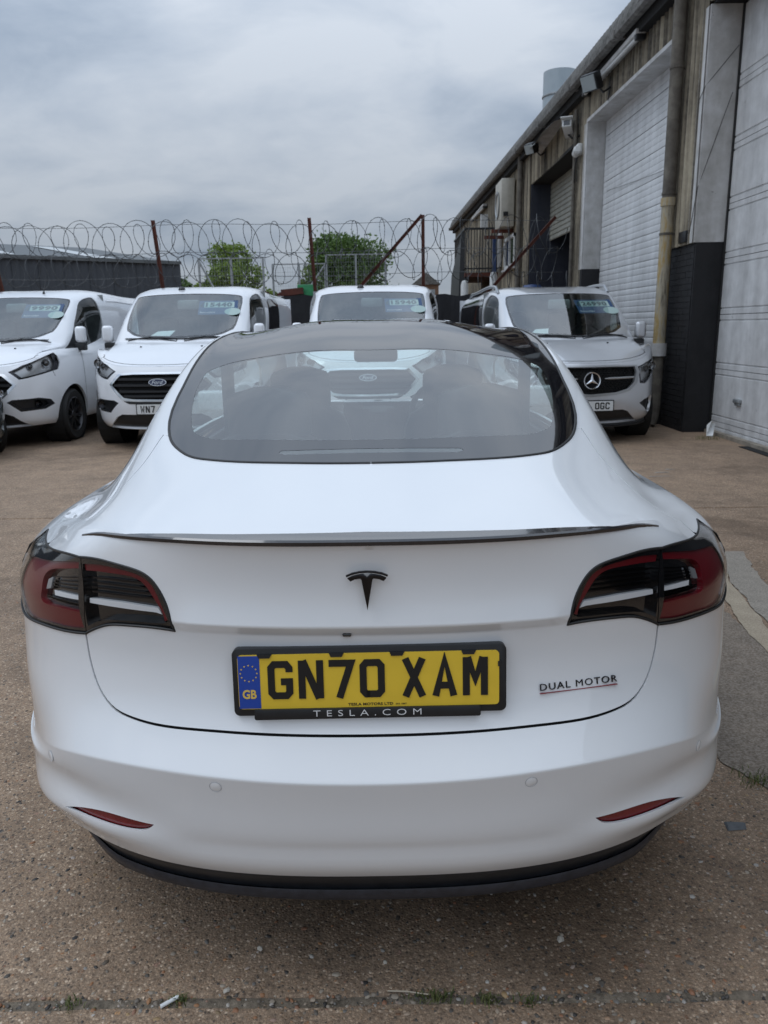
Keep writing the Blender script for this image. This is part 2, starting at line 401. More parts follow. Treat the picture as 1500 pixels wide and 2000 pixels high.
class Patch:
    """collects panels cut from lofted skins (2-D outlines in skin coordinates) and builds one mesh with smooth skin normals"""
    def __init__(s): s.v = []; s.n = []; s.f = []
    def cut(s, fn, outline, holes=(), step=.03, sc=(1, .07), off=0., skirt=.0, flip=1, rows=None, cols=None, grow=None):
        """skirt > 0 turns the cut edges inward by that much; grow keeps outline points apart from grid points"""
        sc = np.array(sc, float); ol = resample(outline, step*.7, sc); hl = [resample(h, step*.7, sc) for h in holes]
        A = np.array(ol); lo, hi = A.min(0), A.max(0)
        ga = np.array(cols) if cols is not None else np.arange(lo[0], hi[0], step/sc[0]); gb = np.array(rows) if rows is not None else np.arange(lo[1], hi[1], step/sc[1])
        ga = ga[(ga > lo[0]) & (ga < hi[0])]; gb = gb[(gb > lo[1]) & (gb < hi[1])]
        g = np.stack(np.meshgrid(ga, gb), -1).reshape(-1, 2)*sc; pol = [tuple(np.array(p)*sc) for p in ol]; hp = [[tuple(np.array(p)*sc) for p in h] for h in hl]
        if len(g):
            k = inside(g, pol) & (dist_poly(g, pol) > step*.3)
            for h in hp: k &= ~inside(g, h) & (dist_poly(g, h) > step*.3)
            g = g[k]
        pts = [Vector(p) for p in pol]; loops = [list(range(len(pol)))]
        for h in hp: loops.append(list(range(len(pts), len(pts)+len(h)))); pts += [Vector(p) for p in h]
        ed = [(l[i], l[(i+1) % len(l)]) for l in loops for i in range(len(l))]
        pts += [Vector(p) for p in g]
        r = delaunay_2d_cdt(pts, ed, [], 0, 1e-7)
        V2 = np.array([tuple(q) for q in r[0]]); T = np.array([t for t in r[2]]); cen = V2[T].mean(1)
        k = inside(cen, pol)
        for h in hp: k &= ~inside(cen, h)
        T = T[k]; ab = V2/sc; a, b = ab.T
        n = normals(fn, a, b, 2e-3/sc[0], 2e-3/sc[1], flip); P = fn(a, b)+n*off
        # orient triangles to the skin normal
        tn = np.cross(P[T[:, 1]]-P[T[:, 0]], P[T[:, 2]]-P[T[:, 0]]); fl = (tn*n[T[:, 0]]).sum(1) < 0; T[fl] = T[fl][:, ::-1]
        base = len(s.v); s.v += [tuple(q) for q in P]; s.n += [tuple(q) for q in n]; s.f += [tuple(int(i)+base for i in t) for t in T]
        if skirt:
            om = {}
            for i, o_ in enumerate(r[3]):
                for q in o_: om[q] = i
            for l in loops:
                ids = [om[i] for i in l]; m = len(ids); b0 = len(s.v)
                for dd in (0, -skirt):
                    for i in ids: s.v.append(tuple(P[i]+n[i]*dd)); s.n.append((0., 0., 0.))
                for j in range(m):
                    j2 = (j+1) % m; s.f.append((b0+j, b0+j2, b0+m+j2, b0+m+j))
        return s
    def both(s, fn, outline, holes=(), **k):
        s.cut(fn, outline, holes, **k); mir = lambda h: [(-p[0], p[1]) for p in h][::-1]
        k = dict(k)
        if k.get('cols') is not None: k['cols'] = [-c for c in k['cols']][::-1]
        return s.cut(fn, mir(outline), [mir(h) for h in holes], **k)
    def one(s, side, fn, outline, holes=(), **k):
        if side < 0:
            mir = lambda h: [(-p[0], p[1]) for p in h][::-1]; outline = mir(outline); holes = [mir(h) for h in holes]
        return s.cut(fn, outline, holes, **k)
    def blend(s, E, NE, rad=.075):
        """turns normals towards NE near the edge points E, so that two skins meet without a hard line"""
        V = np.array(s.v); N = np.array(s.n)
        for i0 in range(0, len(V), 2000):
            d = np.linalg.norm((np.abs(V[i0:i0+2000, None]*[1, 0, 0])+V[i0:i0+2000, None]*[0, 1, 1])-E[None], axis=2); j = d.argmin(1); dm = d[np.arange(len(d)), j]
            w = (1-sstep(0, rad, dm))*sstep(.50, .62, np.abs(V[i0:i0+2000, 0])); ne = NE[j]*np.where(V[i0:i0+2000, :1] < 0, [-1, 1, 1], [1, 1, 1]); n = N[i0:i0+2000]; ok = np.linalg.norm(n, axis=1) > .5
            m = n*(1-w[:, None])+ne*w[:, None]; l = np.linalg.norm(m, axis=1); l[l < 1e-9] = 1; m /= l[:, None]; N[i0:i0+2000] = np.where(ok[:, None], m, n)
        s.n = [tuple(q) for q in N]; return s
    def build(s, name, mat, parent=None, org=(0, 0, 0)):
        me = bpy.data.meshes.new(name); o = np.array(org); me.from_pydata([tuple(np.array(q)-o) for q in s.v], [], s.f); me.materials.append(mat)
        for p in me.polygons: p.use_smooth = True
        me.normals_split_custom_set_from_vertices(s.n); me.update(); return link(name, me, parent)
def invert(fn, target, axes, arange, brange, near=None):
    """skin coordinates whose point has the wanted values on two axes"""
    key = (id(fn), arange, brange)
    if key not in _IC:
        a = np.linspace(*arange, 160); b = np.linspace(*brange, 160); A, B = np.meshgrid(a, b); _IC[key] = (A.ravel(), B.ravel(), fn(A.ravel(), B.ravel()))
    A, B, P = _IC[key]; t = np.array(target); d = np.linalg.norm(P[:, axes]-t, axis=1); i = int(np.argmin(d)); p = np.array([A[i], B[i]])
    for _ in range(8):
        f = lambda q: fn([q[0]], [q[1]])[0][list(axes)]-t
        r = f(p); J = np.stack([(f(p+[1e-4, 0])-r)/1e-4, (f(p+[0, 1e-4])-r)/1e-4], 1)
        try: dl = np.linalg.solve(J, r)
        except Exception: break
        if np.abs(dl).max() > .5: break
        p = np.clip(p-dl, [arange[0], brange[0]], [arange[1], brange[1]])
    return (float(p[0]), float(p[1]))
_IC = {}

# ------------------------------------------------------------------ lettering
S14 = .014
def arcp(cx, cy, r, a0, a1, n=5): return [(cx+r*math.cos(R(a0+(a1-a0)*i/n)), cy+r*math.sin(R(a0+(a1-a0)*i/n))) for i in range(n+1)]
def rrect(w, h, r, n=5):
    return arcp(w/2-r, h/2-r, r, 0, 90, n)+arcp(-w/2+r, h/2-r, r, 90, 180, n)+arcp(-w/2+r, -h/2+r, r, 180, 270, n)+arcp(w/2-r, -h/2+r, r, 270, 360, n)
# plate characters as stroke centre lines in a 50 x 79 mm cell (mm)
_L, _Rr, _B, _T = 7, 43, 7, 72
GLY = {
 'G': [[(43, 56), (43, 64), (37, 72), (13, 72), (7, 65), (7, 14), (13, 7), (37, 7), (43, 14), (43, 36), (26, 36)]],
 'N': [[(7, 0), (7, 79)], [(43, 0), (43, 79)], [(9.5, 79), (40.5, 0)]],
 '7': [[(0, 72), (44, 72), (20, 0)]],
 '0': [[(13, 7), (37, 7), (43, 14), (43, 65), (37, 72), (13, 72), (7, 65), (7, 14), (13, 7), (20, 7)]],
 'O': [[(13, 7), (37, 7), (43, 14), (43, 65), (37, 72), (13, 72), (7, 65), (7, 14), (13, 7), (20, 7)]],
 'X': [[(8, 79), (42, 0)], [(42, 79), (8, 0)]],
 'A': [[(7, 0), (25, 76), (43, 0)], [(12, 22), (38, 22)]],
 'M': [[(7, 0), (7, 79)], [(43, 0), (43, 79)], [(10, 79), (25, 34), (40, 79)]],
 'W': [[(7, 79), (13, 0), (25, 50), (37, 0), (43, 79)]],
 'C': [[(43, 54), (43, 65), (37, 72), (13, 72), (7, 65), (7, 14), (13, 7), (37, 7), (43, 14), (43, 25)]]}
def strip(mb, pts, w, mat, z0, z1):
    P = [Vector((p[0], p[1])) for p in pts]; n = len(P); Lf = []; Rt = []
    for i in range(n):
        d0 = (P[i]-P[i-1]).normalized() if i else None; d1 = (P[i+1]-P[i]).normalized() if i < n-1 else None
        d0 = d0 or d1; d1 = d1 or d0
        n0 = Vector((-d0.y, d0.x)); n1 = Vector((-d1.y, d1.x)); m = (n0+n1)
        m = m.normalized() if m.length > 1e-6 else n0; k = min(1/max(.35, m.dot(n0)), 2.2)
        Lf.append(P[i]+m*k*w/2); Rt.append(P[i]-m*k*w/2)
    vs = [mat @ Vector((q.x, q.y, z)) for z in (z0, z1) for q in Lf+Rt]; fs = []; m2 = 2*n
    for i in range(n-1):
        a, b, c, d = i, i+1, n+i+1, n+i
        fs += [(a+m2, d+m2, c+m2, b+m2), (a, b, c, d), (a, a+m2, b+m2, b), (d, c, c+m2, d+m2)]
    fs += [(0, n, n+m2, m2), (n-1, n-1+m2, 2*n-1+m2, 2*n-1)]
    mb.add(vs, fs)
def plate_text(mb, text, mat, z0, wid=.05, gap=.011, space=.033, h=.079, bold=.014):
    """letters from the left edge x=0, baseline y=0, metres"""
    x = 0
    for ch in text:
        if ch == ' ': x += space-gap; continue
        k = Matrix.Translation((x, 0, 0)) @ Matrix.Diagonal((wid/50, h/79, 1, 1))
        for i, st in enumerate(GLY[ch]):
            pts = [(x+p[0]*wid/50, p[1]*h/79) for p in st]
            if len(GLY[ch]) > 1:   # keep slanted stroke ends inside the cell height
                pass
            strip(mb, pts, bold*wid/.05, mat, z0-.001, z0+.0004+i*.00012)
        x += wid+gap
    return x-gap
def text_mb(mb, body, mat, width=None, height=None, depth=.0006, shear=0., bold=0., spacing=1., align='LEFT'):
    cu = bpy.data.curves.new('lettering', 'FONT'); cu.body = body; cu.size = 1; cu.extrude = .001; cu.shear = shear; cu.offset = bold; cu.space_character = spacing
    cu.resolution_u = 3
    o = bpy.data.objects.new('lettering', cu); me = bpy.data.meshes.new_from_object(o)
    co = np.array([v.co[:] for v in me.vertices]); lo = co.min(0); hi = co.max(0)
    sx = width/(hi[0]-lo[0]) if width else None; sy = height/(hi[1]-lo[1]) if height else None
    sx = sx or sy; sy = sy or sx
    x0 = {'LEFT': lo[0], 'CENTER': (lo[0]+hi[0])/2}[align]
    vs = [mat @ Vector(((c[0]-x0)*sx, (c[1]-lo[1])*sy, depth if c[2] > 0 else -.0003)) for c in co]
    mb.add(vs, [tuple(p.vertices) for p in me.polygons])
    bpy.data.objects.remove(o); bpy.data.meshes.remove(me); bpy.data.curves.remove(cu)
def frame_mat(o, ex, ez):
    """matrix whose local x is ex, local y is ez (up), local z points out of the face"""
    ex = Vector(ex).normalized(); ez = Vector(ez); ez = (ez-ex*ez.dot(ex)).normalized(); n = ex.cross(ez)
    return Matrix(((ex.x, ez.x, n.x, o[0]), (ex.y, ez.y, n.y, o[1]), (ex.z, ez.z, n.z, o[2]), (0, 0, 0, 1)))
def make_wheel(parent, c, r, w, side, rim_mat, spokes=10, rim_r=None):
    """tyre with rim and spokes as sub-parts; side is the outward x direction"""
    rim_r = rim_r or r*.68
    mat = Matrix.Translation(c) @ Matrix.Rotation(R(90)*side, 4, 'Y')
    t = MB(); t.lathe([(rim_r, -w/2+.01), (r-.03, -w/2), (r-.006, -w/2+.025), (r, -w/4), (r, w/4), (r-.006, w/2-.025), (r-.03, w/2), (rim_r, w/2-.012), (rim_r-.01, w/2-.03), (rim_r-.012, -w/2+.01)], 40, mat)
    ty = t.build('wheel', M['tyre'], parent, smooth=True)
    b = MB(); b.lathe([(rim_r, w/2-.014), (rim_r-.012, w/2-.008), (rim_r-.022, w/2-.03), (rim_r-.03, 0)], 40, mat); b.lathe([(.0, w/2-.03), (.05, w/2-.028), (.06, w/2-.05)], 20, mat)
    for k in range(spokes):
        a = 2*math.pi*k/spokes; m2 = mat @ Matrix.Rotation(a, 4, 'Z')
        b.add([m2 @ Vector(q) for q in ((.045, -.016, w/2-.035), (.045, .016, w/2-.035), (rim_r-.015, .012, w/2-.02), (rim_r-.015, -.012, w/2-.02), (.045, -.016, w/2-.075), (.045, .016, w/2-.075), (rim_r-.015, .012, w/2-.06), (rim_r-.015, -.012, w/2-.06))],
              [(0, 3, 2, 1), (0, 1, 5, 4), (1, 2, 6, 5), (2, 3, 7, 6), (3, 0, 4, 7)])
    b.build('rim', rim_mat, ty, smooth=True)
    d = MB(); d.lathe([(0, -.02), (rim_r-.03, -.02)], 24, mat); d.build('brake_disc', M['darkalloy'], ty)
    return ty

# ------------------------------------------------------------------ the white saloon: skins
TAIL=np.array([
 [0.0, .060, 0.916, .306, .06, -.02, 0, 0, 0.05],
 [1.0, .035, 0.924, .355, .05, -.02, 0, -0.006, 0.05],
 [1.6, .030, 0.928, .392, .04, -.02, 0, -0.015, 0.05],
 [2.0, 0.024, 0.928, .412, .08, -.03, 0, 0, 0.045],
 [3.0, .014, 0.93, .480, .13, -.18, 0, 0, 0.03],
 [4.0, .000, 0.926, .556, .168, -.4085, 0, 0, 0.02],
 [5.0, .050, 0.928, .632, .10, -.20, 0, 0, 0.01],
 [6.0, .075,.930,.700, .05,-.05,0,0,0.008],
 [7.0, .085,.932,.765, .05,-.05,0,0,0],
 [8.0, .082,.930,.825, .06,-.08,0,0,0],
 [8.4, 0.066, .924, .847, .05, -.08, 0, 0, 0],
 [9.4, 0.079, .900, .915, .03, -.05, .028, 0, 0],
 [10.4, 0.075, .858, .985, .02, -.02, .066, 0, 0],
 [11.0, 0.066, .800, 1.014, .02, -.02, .062, 0, 0]])
CT = Perim(TAIL, (5, 9, 10), .95, 2.8, 4.62, None, ((5,), [.060,.035,.030,.024,.014,0,.050,.075,.084,.080,.078,.078,.075,.066]))
def _czmod(x, y, z):
    k = 1-.30*sstep(2.9, 4.5, y); return np.where(z > .3, .3+(z-.3)*k, z)
CT.soft = ((9, 10), [3, 4, 5], [.016, .014, .043])
CT.zmod = _czmod
def _t11(y): return tuple(CT([CT.s_at_y(y, 11.)], [11.])[0])
_r0 = [tuple(CT([CT.s_at_x(x, 11.)], [11.])[0]) for x in (.001, .22, .42, .54, .635)]; _r0[0] = (0., .066, 1.014)
CARG = [
 _r0 + [_t11(.30)],
 [(0,.25,1.052),(.24,.255,1.052),(.445,.27,1.042),(.57,.30,1.016),(.66,.36,.985), _t11(.44)],
 [(0,.45,1.096),(.25,.45,1.094),(.465,.46,1.076),(.59,.48,1.034),(.685,.52,.982), _t11(.58)],
 [(0,.70,1.158),(.27,.70,1.153),(.535,.70,1.119),(.628,.71,1.070),(.722,.72,.985), _t11(.74)],
 [(0,1.0,1.235),(.28,1.0,1.230),(.588,1.0,1.186),(.668,1.0,1.130),(.762,1.0,.978), _t11(1.0)],
 [(0,1.4,1.325),(.285,1.4,1.320),(.618,1.4,1.274),(.684,1.4,1.225),(.785,1.4,.975), _t11(1.4)],
 [(0,1.9,1.405),(.29,1.9,1.400),(.626,1.9,1.354),(.682,1.9,1.310),(.785,1.9,.975), _t11(1.9)],
 [(0,2.4,1.436),(.29,2.4,1.431),(.618,2.4,1.386),(.672,2.4,1.340),(.785,2.4,.975), _t11(2.4)],
 [(0,2.9,1.418),(.29,2.9,1.413),(.595,2.9,1.368),(.648,2.9,1.328),(.785,2.9,.970), _t11(2.9)],
 [(0,3.2,1.360),(.28,3.2,1.354),(.545,3.2,1.318),(.595,3.22,1.280),(.775,3.25,.975), _t11(3.25)],
 [(0,3.85,.935),(.30,3.83,.932),(.60,3.75,.91),(.67,3.72,.90),(.75,3.70,.885), _t11(3.7)],
 [(0,4.30,.85),(.30,4.28,.848),(.55,4.2,.84),(.65,4.15,.835),(.72,4.1,.83), _t11(4.05)],
 [(0,4.60,.775),(.30,4.575,.775),(.50,4.52,.775),(.60,4.46,.775),(.68,4.39,.777), _t11(4.30)]]
_rk = [.066, .25, .45, .70, 1.0, 1.4, 1.9, 2.4, 2.9, 3.2, 3.85, 4.3, 4.6]; _qk = [0, 1, 2, 2.6, 3.3, 3.8]
_sk = np.array([CT.s_at_y(y, 11.) for y in (.30, .44, .58, .74, 1.0, 1.4, 1.9, 2.4, 2.9, 3.25, 3.7, 4.05, 4.30)])
_sq = np.array([CT.s_at_x(x, 11.) for x in (.001, .22, .42, .54, .635)]+[_sk[0]])
def _side(r): return CT(spline_w(_rk, r) @ _sk, np.full(len(r), 11.))
def _rear(q): return CT(spline_w(_qk, q) @ _sq, np.full(len(q), 11.))
CU = Loft(CARG, _qk, _rk, (10,), _side, _rear)

# ------------------------------------------------------------------ the white saloon: panels
CO = (0, 2.3, 0)
car = thing('saloon_car', 'white saloon car seen from behind, yellow plate GN70 XAM, black boot spoiler', 'car', CO)
SPLIT = [(0.636, 10.0), (0.618, 9.48), (0.604, 8.85), (0.596, 8.14), (0.595, 7.37)]
LA_TOP = [(0.64, 10.08), (0.702, 10.29), (0.807, 10.50), (0.937, 10.56), (1.06, 10.60)]
LA_BOT = [(1.10, 6.95), (1.0, 6.86), (0.89, 6.88), (0.757, 7.11), (0.663, 7.23), (0.61, 7.32), (0.594, 7.36)]
LB_TOP = [(0.64, 10.08), (0.553, 9.95), (0.487, 9.84), (0.447, 9.67), (0.42, 9.34), (0.398, 8.84), (0.38, 7.98)]
LB_BOT = [(0.38, 7.98), (0.414, 8.03), (0.48, 7.99), (0.525, 7.89), (0.549, 7.74), (0.576, 7.52), (0.593, 7.36)]
RA_OUT = [(0.64, 9.93), (0.765, 10.12), (0.900, 9.98), (0.955, 9.4), (0.955, 8.5), (0.945, 7.6), (0.89, 7.08), (0.737, 7.27), (0.655, 7.37), (0.6, 7.52)]
RA_IN = [(0.631, 9.72), (0.712, 9.78), (0.775, 9.7), (0.791, 9.3), (0.778, 8.7), (0.772, 8.28), (0.76, 8.02), (0.705, 8.03), (0.648, 8.08), (0.601, 8.12)]
BARA = [(0.725, 8.82), (0.613, 8.77), (0.61, 8.64), (0.717, 8.58)]
RB_OUT = [(0.626, 9.86), (0.547, 9.80), (0.485, 9.71), (0.446, 9.51), (0.422, 9.11), (0.394, 8.36)]
RB_IN = [(0.616, 9.65), (0.544, 9.61), (0.489, 9.58), (0.459, 9.42), (0.433, 9.04), (0.411, 8.59), (0.405, 8.27)]
BARB = [(0.596, 8.78), (0.506, 8.79), (0.424, 8.73), (0.414, 8.53), (0.428, 8.57), (0.594, 8.60)]
SEAM = [(0.593, 7.34), (0.592, 6.92), (0.589, 6.52), (0.576, 5.92), (0.556, 5.49), (0.528, 5.2), (0.491, 5.06), (0.427, 4.97), (0.331, 4.975), (0.225, 4.98), (0.126, 4.98), (0., 4.98)]
REFL = [(0.70, 1.60), (0.59, 1.92), (0.519, 2.0), (0.473, 2.02), (0.446, 2.04), (0.461, 1.84), (0.481, 1.74), (0.521, 1.69), (0.591, 1.67), (0.655, 1.62)]
mirp = lambda L: [(-a, b) for a, b in L]
VROWS = sorted(list(np.arange(.1, 10.95, .28)) + [3.93, 4., 4.07, 7.94, 8., 8.06, 8.34, 8.4, 8.46, 1.5, 1.6, 1.7, 1.8, 1.9, 2.1])
def inset(L, d):     # nudges an open chain sideways by d (metres) for shut-line gaps
    A = np.array(L)*np.array([1, .07]); t = np.gradient(A, axis=0); t /= np.linalg.norm(t, axis=1)[:, None]; n = np.stack([-t[:, 1], t[:, 0]], 1)
    return [tuple(q) for q in (A+n*d)/np.array([1, .07])]
half = lambda L: L+mirp(L)[::-1]
seam = smooth(SEAM, 40); lbb = smooth(LB_BOT, 16); lbt = smooth(LB_TOP, 30); lat = smooth(LA_TOP, 20); lab = smooth(LA_BOT, 22); spl = smooth(SPLIT, 10)
# common edge of the tail skin and the upper skin, with the normals half way between the two
_qa = np.concatenate([np.linspace(2.4, 3.74, 24), np.full(50, 3.79)]); _ra = np.concatenate([np.full(24, .069), np.linspace(.076, 1.6, 50)])
EDGE = CU(_qa, _ra); _nu = normals(CU, _qa, _ra, 2e-3/.28, 2e-3, 1); _ss = np.linspace(.3, SMAX+.7, 500); _te = CT(_ss, np.full(500, 10.97)); _nt = normals(CT, _ss, np.full(500, 10.9), 2e-3, .02, 1)
_k = np.linalg.norm(EDGE[:, None]-_te[None], axis=2).argmin(1); NEDGE = _nu+_nt[_k]; NEDGE /= np.linalg.norm(NEDGE, axis=1)[:, None]
# boot lid: face below the spoiler and the deck up to the glass, one panel
GLASS = [(0., .449), (0.36, .4517), (0.731, .460), (1.304, .479), (1.594, .507), (1.788, .555), (1.89, .628), (1.949, .711), (1.979, .806), (2.0, .935), (2.0, 1.034), (1.99, 1.157), (2.023, 1.384), (2.08, 1.645), (2.12, 1.9), (2.1, 2.3), (2.06, 2.8), (2.0, 3.16)]
gls = smooth(GLASS, 70)
lat_l = [p for p in lat if p[0] < .90]
face = inset(seam[::-1], .0024) + inset(lbb[::-1], .0) [1:] + inset(lbt[::-1], 0)[1:] + lat_l[1:] + [(.895, 11.)]
pa = Patch(); pa.cut(CT, half(face), step=.026, rows=VROWS, skirt=.006)
sideline = smooth([(3.8*.985, .067), (3.62, .13), (3.15, .30), (2.7, .47), (2.3, .63), (2.05, .76)], 24)
gl_b = [p for p in gls if p[1] < .742]
deck = [(0., .0665)] + [(3.8*.985*i/12, .0665) for i in range(1, 12)] + sideline + [(p[0]+.016, p[1]-.003) for p in gl_b[::-1]]
pa.cut(CU, half(deck), step=.03, sc=(.28, 1.), skirt=.014)
pa.blend(EDGE, NEDGE).build('boot_lid', M['pearl'], car, CO)
# rear bumper
S1 = CT.s_at_y(.60, 4.)
bumper = [(0., .0), (.2, .0), (.4, 0), (.6, 0), (.8, 0), (S1, 0), (S1, 6.72)] + inset([p for p in lab if p[0] < S1], .0)[0:] + inset(seam, .0024)
refl = smooth(REFL[:5], 14)+smooth(REFL[4:]+REFL[:1], 20)[1:-1]
pa = Patch(); pa.cut(CT, half(bumper), [refl, mirp(refl)[::-1]], step=.03, rows=VROWS, skirt=.006)
bump = pa.build('rear_bumper', M['pearl'], car, CO)
for sd in (1, -1):
    p = Patch(); p.one(sd, CT, refl, step=.02, off=-.009); p.build('reflector', M['reflred'], car, CO)
    for sx, sv in ((.302, 3.70), (.737, 3.37)):
        c0 = CT([sx*sd], [sv])[0]; n0 = normals(CT, np.array([sx*sd]), np.array([sv]), 2e-3, .02, 1)[0]
        q = Matrix.Translation(c0) @ Vector(n0).to_track_quat('Z', 'Y').to_matrix().to_4x4()
        b = MB(CO); b.lathe([(.0112, .0003), (.0118, .0008), (.0124, .0003)], 24, q); b.build('parking_sensor', M['sensorring'], bump, smooth=True)
        b = MB(CO); b.lathe([(0, .0008), (.0095, .0008), (.0108, .0003)], 24, q); b.build('parking_sensor', M['pearl'], bump, smooth=True)
# quarter panels, sills, flanks, pillars: the fixed body
def arch(yc, r, zc):
    pts = []
    for i in range(25):
        a = R(200-220*i/24); y, z = yc+r*math.cos(a), zc+r*math.sin(a); pts.append((max(S1+.004, CT.s_at_y(y, 4.) if y < .95 else SMAX+y-.95), float(np.interp(z, CT(np.full(80, SMAX), np.linspace(0, 11, 80))[:, 2], np.linspace(0, 11, 80)))))
    return pts
ra = arch(.98, .36, .335); fa = arch(3.86-.0, .36, .335)
top_body = [(s_, 11.) for s_ in np.linspace(CT.end, 1.06, 40)]
fl = [(S1+.003, 6.72)]
S_F = SMAX+2.3
ra_in = [p for p in ra if p[1] > .0]
flank = [(1.06, 10.625), (1.102, 9.4), (1.108, 8.2), (1.108, 6.95), (S1+.003, 6.86)] + [(S1+.003, ra_in[0][1])]
flank += [p for p in ra_in if p[0] > S1+.006 and p[1] > .05] + [(ra_in[-1][0], 0.), (fa[0][0], 0.)] + [p for p in fa if p[1] > .05] + [(fa[-1][0], 0.), (CT.end, 0.)] + top_body + [(.899, 11.), (.899, 10.66)] 
flank = flank + [(p[0], p[1]+.02) for p in lat if .905 < p[0] < 1.05]
pa = Patch()
for sd in (1, -1): pa.one(sd, CT, flank, step=.06, rows=np.arange(.2, 11, .4), skirt=.012)
gl_s = [p for p in gls if p[1] > .735]
win = [(2.74, 1.24), (2.68, 1.5), (2.70, 1.9), (2.70, 2.5), (2.72, 2.9), (2.85, 3.1), (3.24, 3.5), (3.27, 3.3), (3.27, 2.5), (3.27, 1.9), (3.26, 1.4), (3.1, 1.22), (2.9, 1.18)]
pill = [(3.8, .08)] + [(3.8, y) for y in (.3, .6, 1., 1.6, 2.2, 2.8, 3.3, 3.7)] + [(2.0, 3.80), (2.02, 3.55), (2.03, 3.2)] + [(p[0]+.016, p[1]) for p in gl_s[::-1]] + [(p[0]+.012, p[1]+.003) for p in sideline[::-1]]
for sd in (1, -1): pa.one(sd, CU, pill, [win], step=.045, sc=(.28, 1.), skirt=.012)
hood = [(0., 3.87), (2.0, 3.82), (3.78, 3.74), (3.78, 4.58), (0., 4.60)]
pa.cut(CU, half(hood), step=.06, sc=(.28, 1.), skirt=.012)
pa.blend(EDGE, NEDGE).build('body', M['pearl'], car, CO)
for sd in (1, -1):
    p = Patch(); p.one(sd, CU, [(a_, b_) for a_, b_ in win], step=.05, sc=(.28, 1.), off=-.006); p.build('side_window', M['cardoorglass'], car, CO)
p = Patch(); p.cut(CU, half([(0., 3.21), (2.0, 3.19), (2.02, 3.5), (1.99, 3.78), (0., 3.845)]), step=.06, sc=(.28, 1.), off=-.004); p.build('windscreen', M['clearglass'], car, CO)
# dark skin behind the shut lines
pa = Patch(); lh = half(LB_TOP+SPLIT[:0])
hole = [(.632, 9.9), (.56, 9.8), (.49, 9.68), (.45, 9.5), (.424, 9.1), (.404, 8.3), (.42, 8.1), (.5, 8.06), (.58, 7.62), (.61, 7.42), (.75, 7.25), (.90, 7.1), (.92, 8.3), (.90, 9.6), (.80, 9.95), (.70, 9.95)]
pa.cut(CT, half([(0, .15), (S1-.01, .15), (S1-.01, 6.6), (1.09, 7.05), (1.09, 10.6), (.8, 10.95), (0, 10.95)]), [hole, mirp(hole)[::-1]], step=.06, off=-.014)
pa.build('inner_shell', M['gap'], car, CO)
pa = Patch(); pa.cut(CU, half([(0, .09), (3.7, .09), (3.7, .5), (3.4, 1.2), (2.3, 1.2), (2.2, .74), (1.7, .5), (0, .43)]), step=.08, sc=(.28, 1), off=-.02)
pa.build('inner_shell', M['gap'], car, CO)
# glass
FRIT = [(0., .592), (0.65, .60), (1.306, .629), (1.54, .658), (1.646, .698), (1.702, .749), (1.724, .826), (1.758, .956), (1.784, 1.145), (1.775, 1.25), (1.72, 1.33), (1.60, 1.375), (1.307, 1.395), (.7, 1.40), (0., 1.40)]
fr = smooth(FRIT, 60); slot = [(-.80, .512), (.80, .512), (.86, .524), (.84, .537), (-.84, .537), (-.86, .524)]
gl_half = gls[:-1]+[(2.0, 3.16), (1.2, 3.185), (0., 3.19)]
tinted_from = 1.62
border = [p for p in gls if p[1] < tinted_from] + [(np.interp(tinted_from, [q[1] for q in gls], [q[0] for q in gls]), tinted_from), (1.0, tinted_from), (0., tinted_from)]
p = Patch(); p.cut(CU, half(border), [half(fr), slot], step=.035, sc=(.28, 1.)); p.build('window_border', M['fritglass'], car, CO)
p = Patch(); p.cut(CU, half([(q[0]*.995, q[1]+(.004 if q[1] < .6 else 0)) for q in border]), step=.04, sc=(.28, 1.), off=-.0005); p.build('rear_window', M['rearglass'], car, CO)
roof = [(np.interp(tinted_from, [q[1] for q in gls], [q[0] for q in gls]), tinted_from+.0005)] + [q for q in gls if q[1] > tinted_from+.01] + [(1.2, 3.185), (0., 3.19)]
p = Patch(); p.cut(CU, half([(0., tinted_from+.0005)]+roof), step=.05, sc=(.28, 1.), skirt=.004); p.build('roof_glass', M['roofglass'], car, CO)
p = Patch(); p.cut(CU, slot, step=.04, sc=(.28, 1.), off=-.001); p.build('high_brake_light', M['lens'], car, CO)
p = Patch(); p.cut(CU, [(-.85, .508), (.85, .508), (.88, .524), (.86, .542), (-.86, .542), (-.88, .524)], step=.05, sc=(.28, 1.), off=-.012); p.build('brake_light_reflector', plain('grey lamp pan', (.20, .22, .23), .3), car, CO)
# rubber seal round the glass
for sd in (1, -1):
    b = MB(CO); L = [q for q in gls if q[1] < 3.1]; P = CU([sd*(q[0]+.008) for q in L], [q[1] for q in L]); b.tube([tuple(q) for q in P], .0038, 6, cap=False); b.build('glass_seal', M['trim'], car, smooth=True)
# washer jets of the roof edge: two small black blocks on the roof front seen above the glass
# spoiler on the lid edge
sp_s = np.linspace(-.690, .690, 71); k = np.abs(sp_s)/.690
ed = CT(sp_s, 10.95-.15*sstep(.55, 1, k))
rows = []
for i in range(71):
    e_ = ed[i]; wdt = .066*(1-k[i]**3)+.003; h = .0075*(1-k[i]**3)+.002; nrm = np.array([np.sign(sp_s[i])*.35*k[i]**2, -1., 0]); nrm /= np.linalg.norm(nrm)
    o_ = e_+nrm*.008*(1-k[i]**3)
    rows.append([e_+np.array([0, .004, -.006]), o_+np.array([0, 0, -.004+h*.25]), o_+np.array([0, -.001, h*.62]), o_+np.array([0, .003, h]), o_-nrm*wdt*.55+np.array([0, 0, h*1.02]), e_-nrm*wdt+np.array([0, 0, h*.8+wdt*.10*(1-k[i])]), e_-nrm*(wdt+.004)+np.array([0, 0, -.004])])
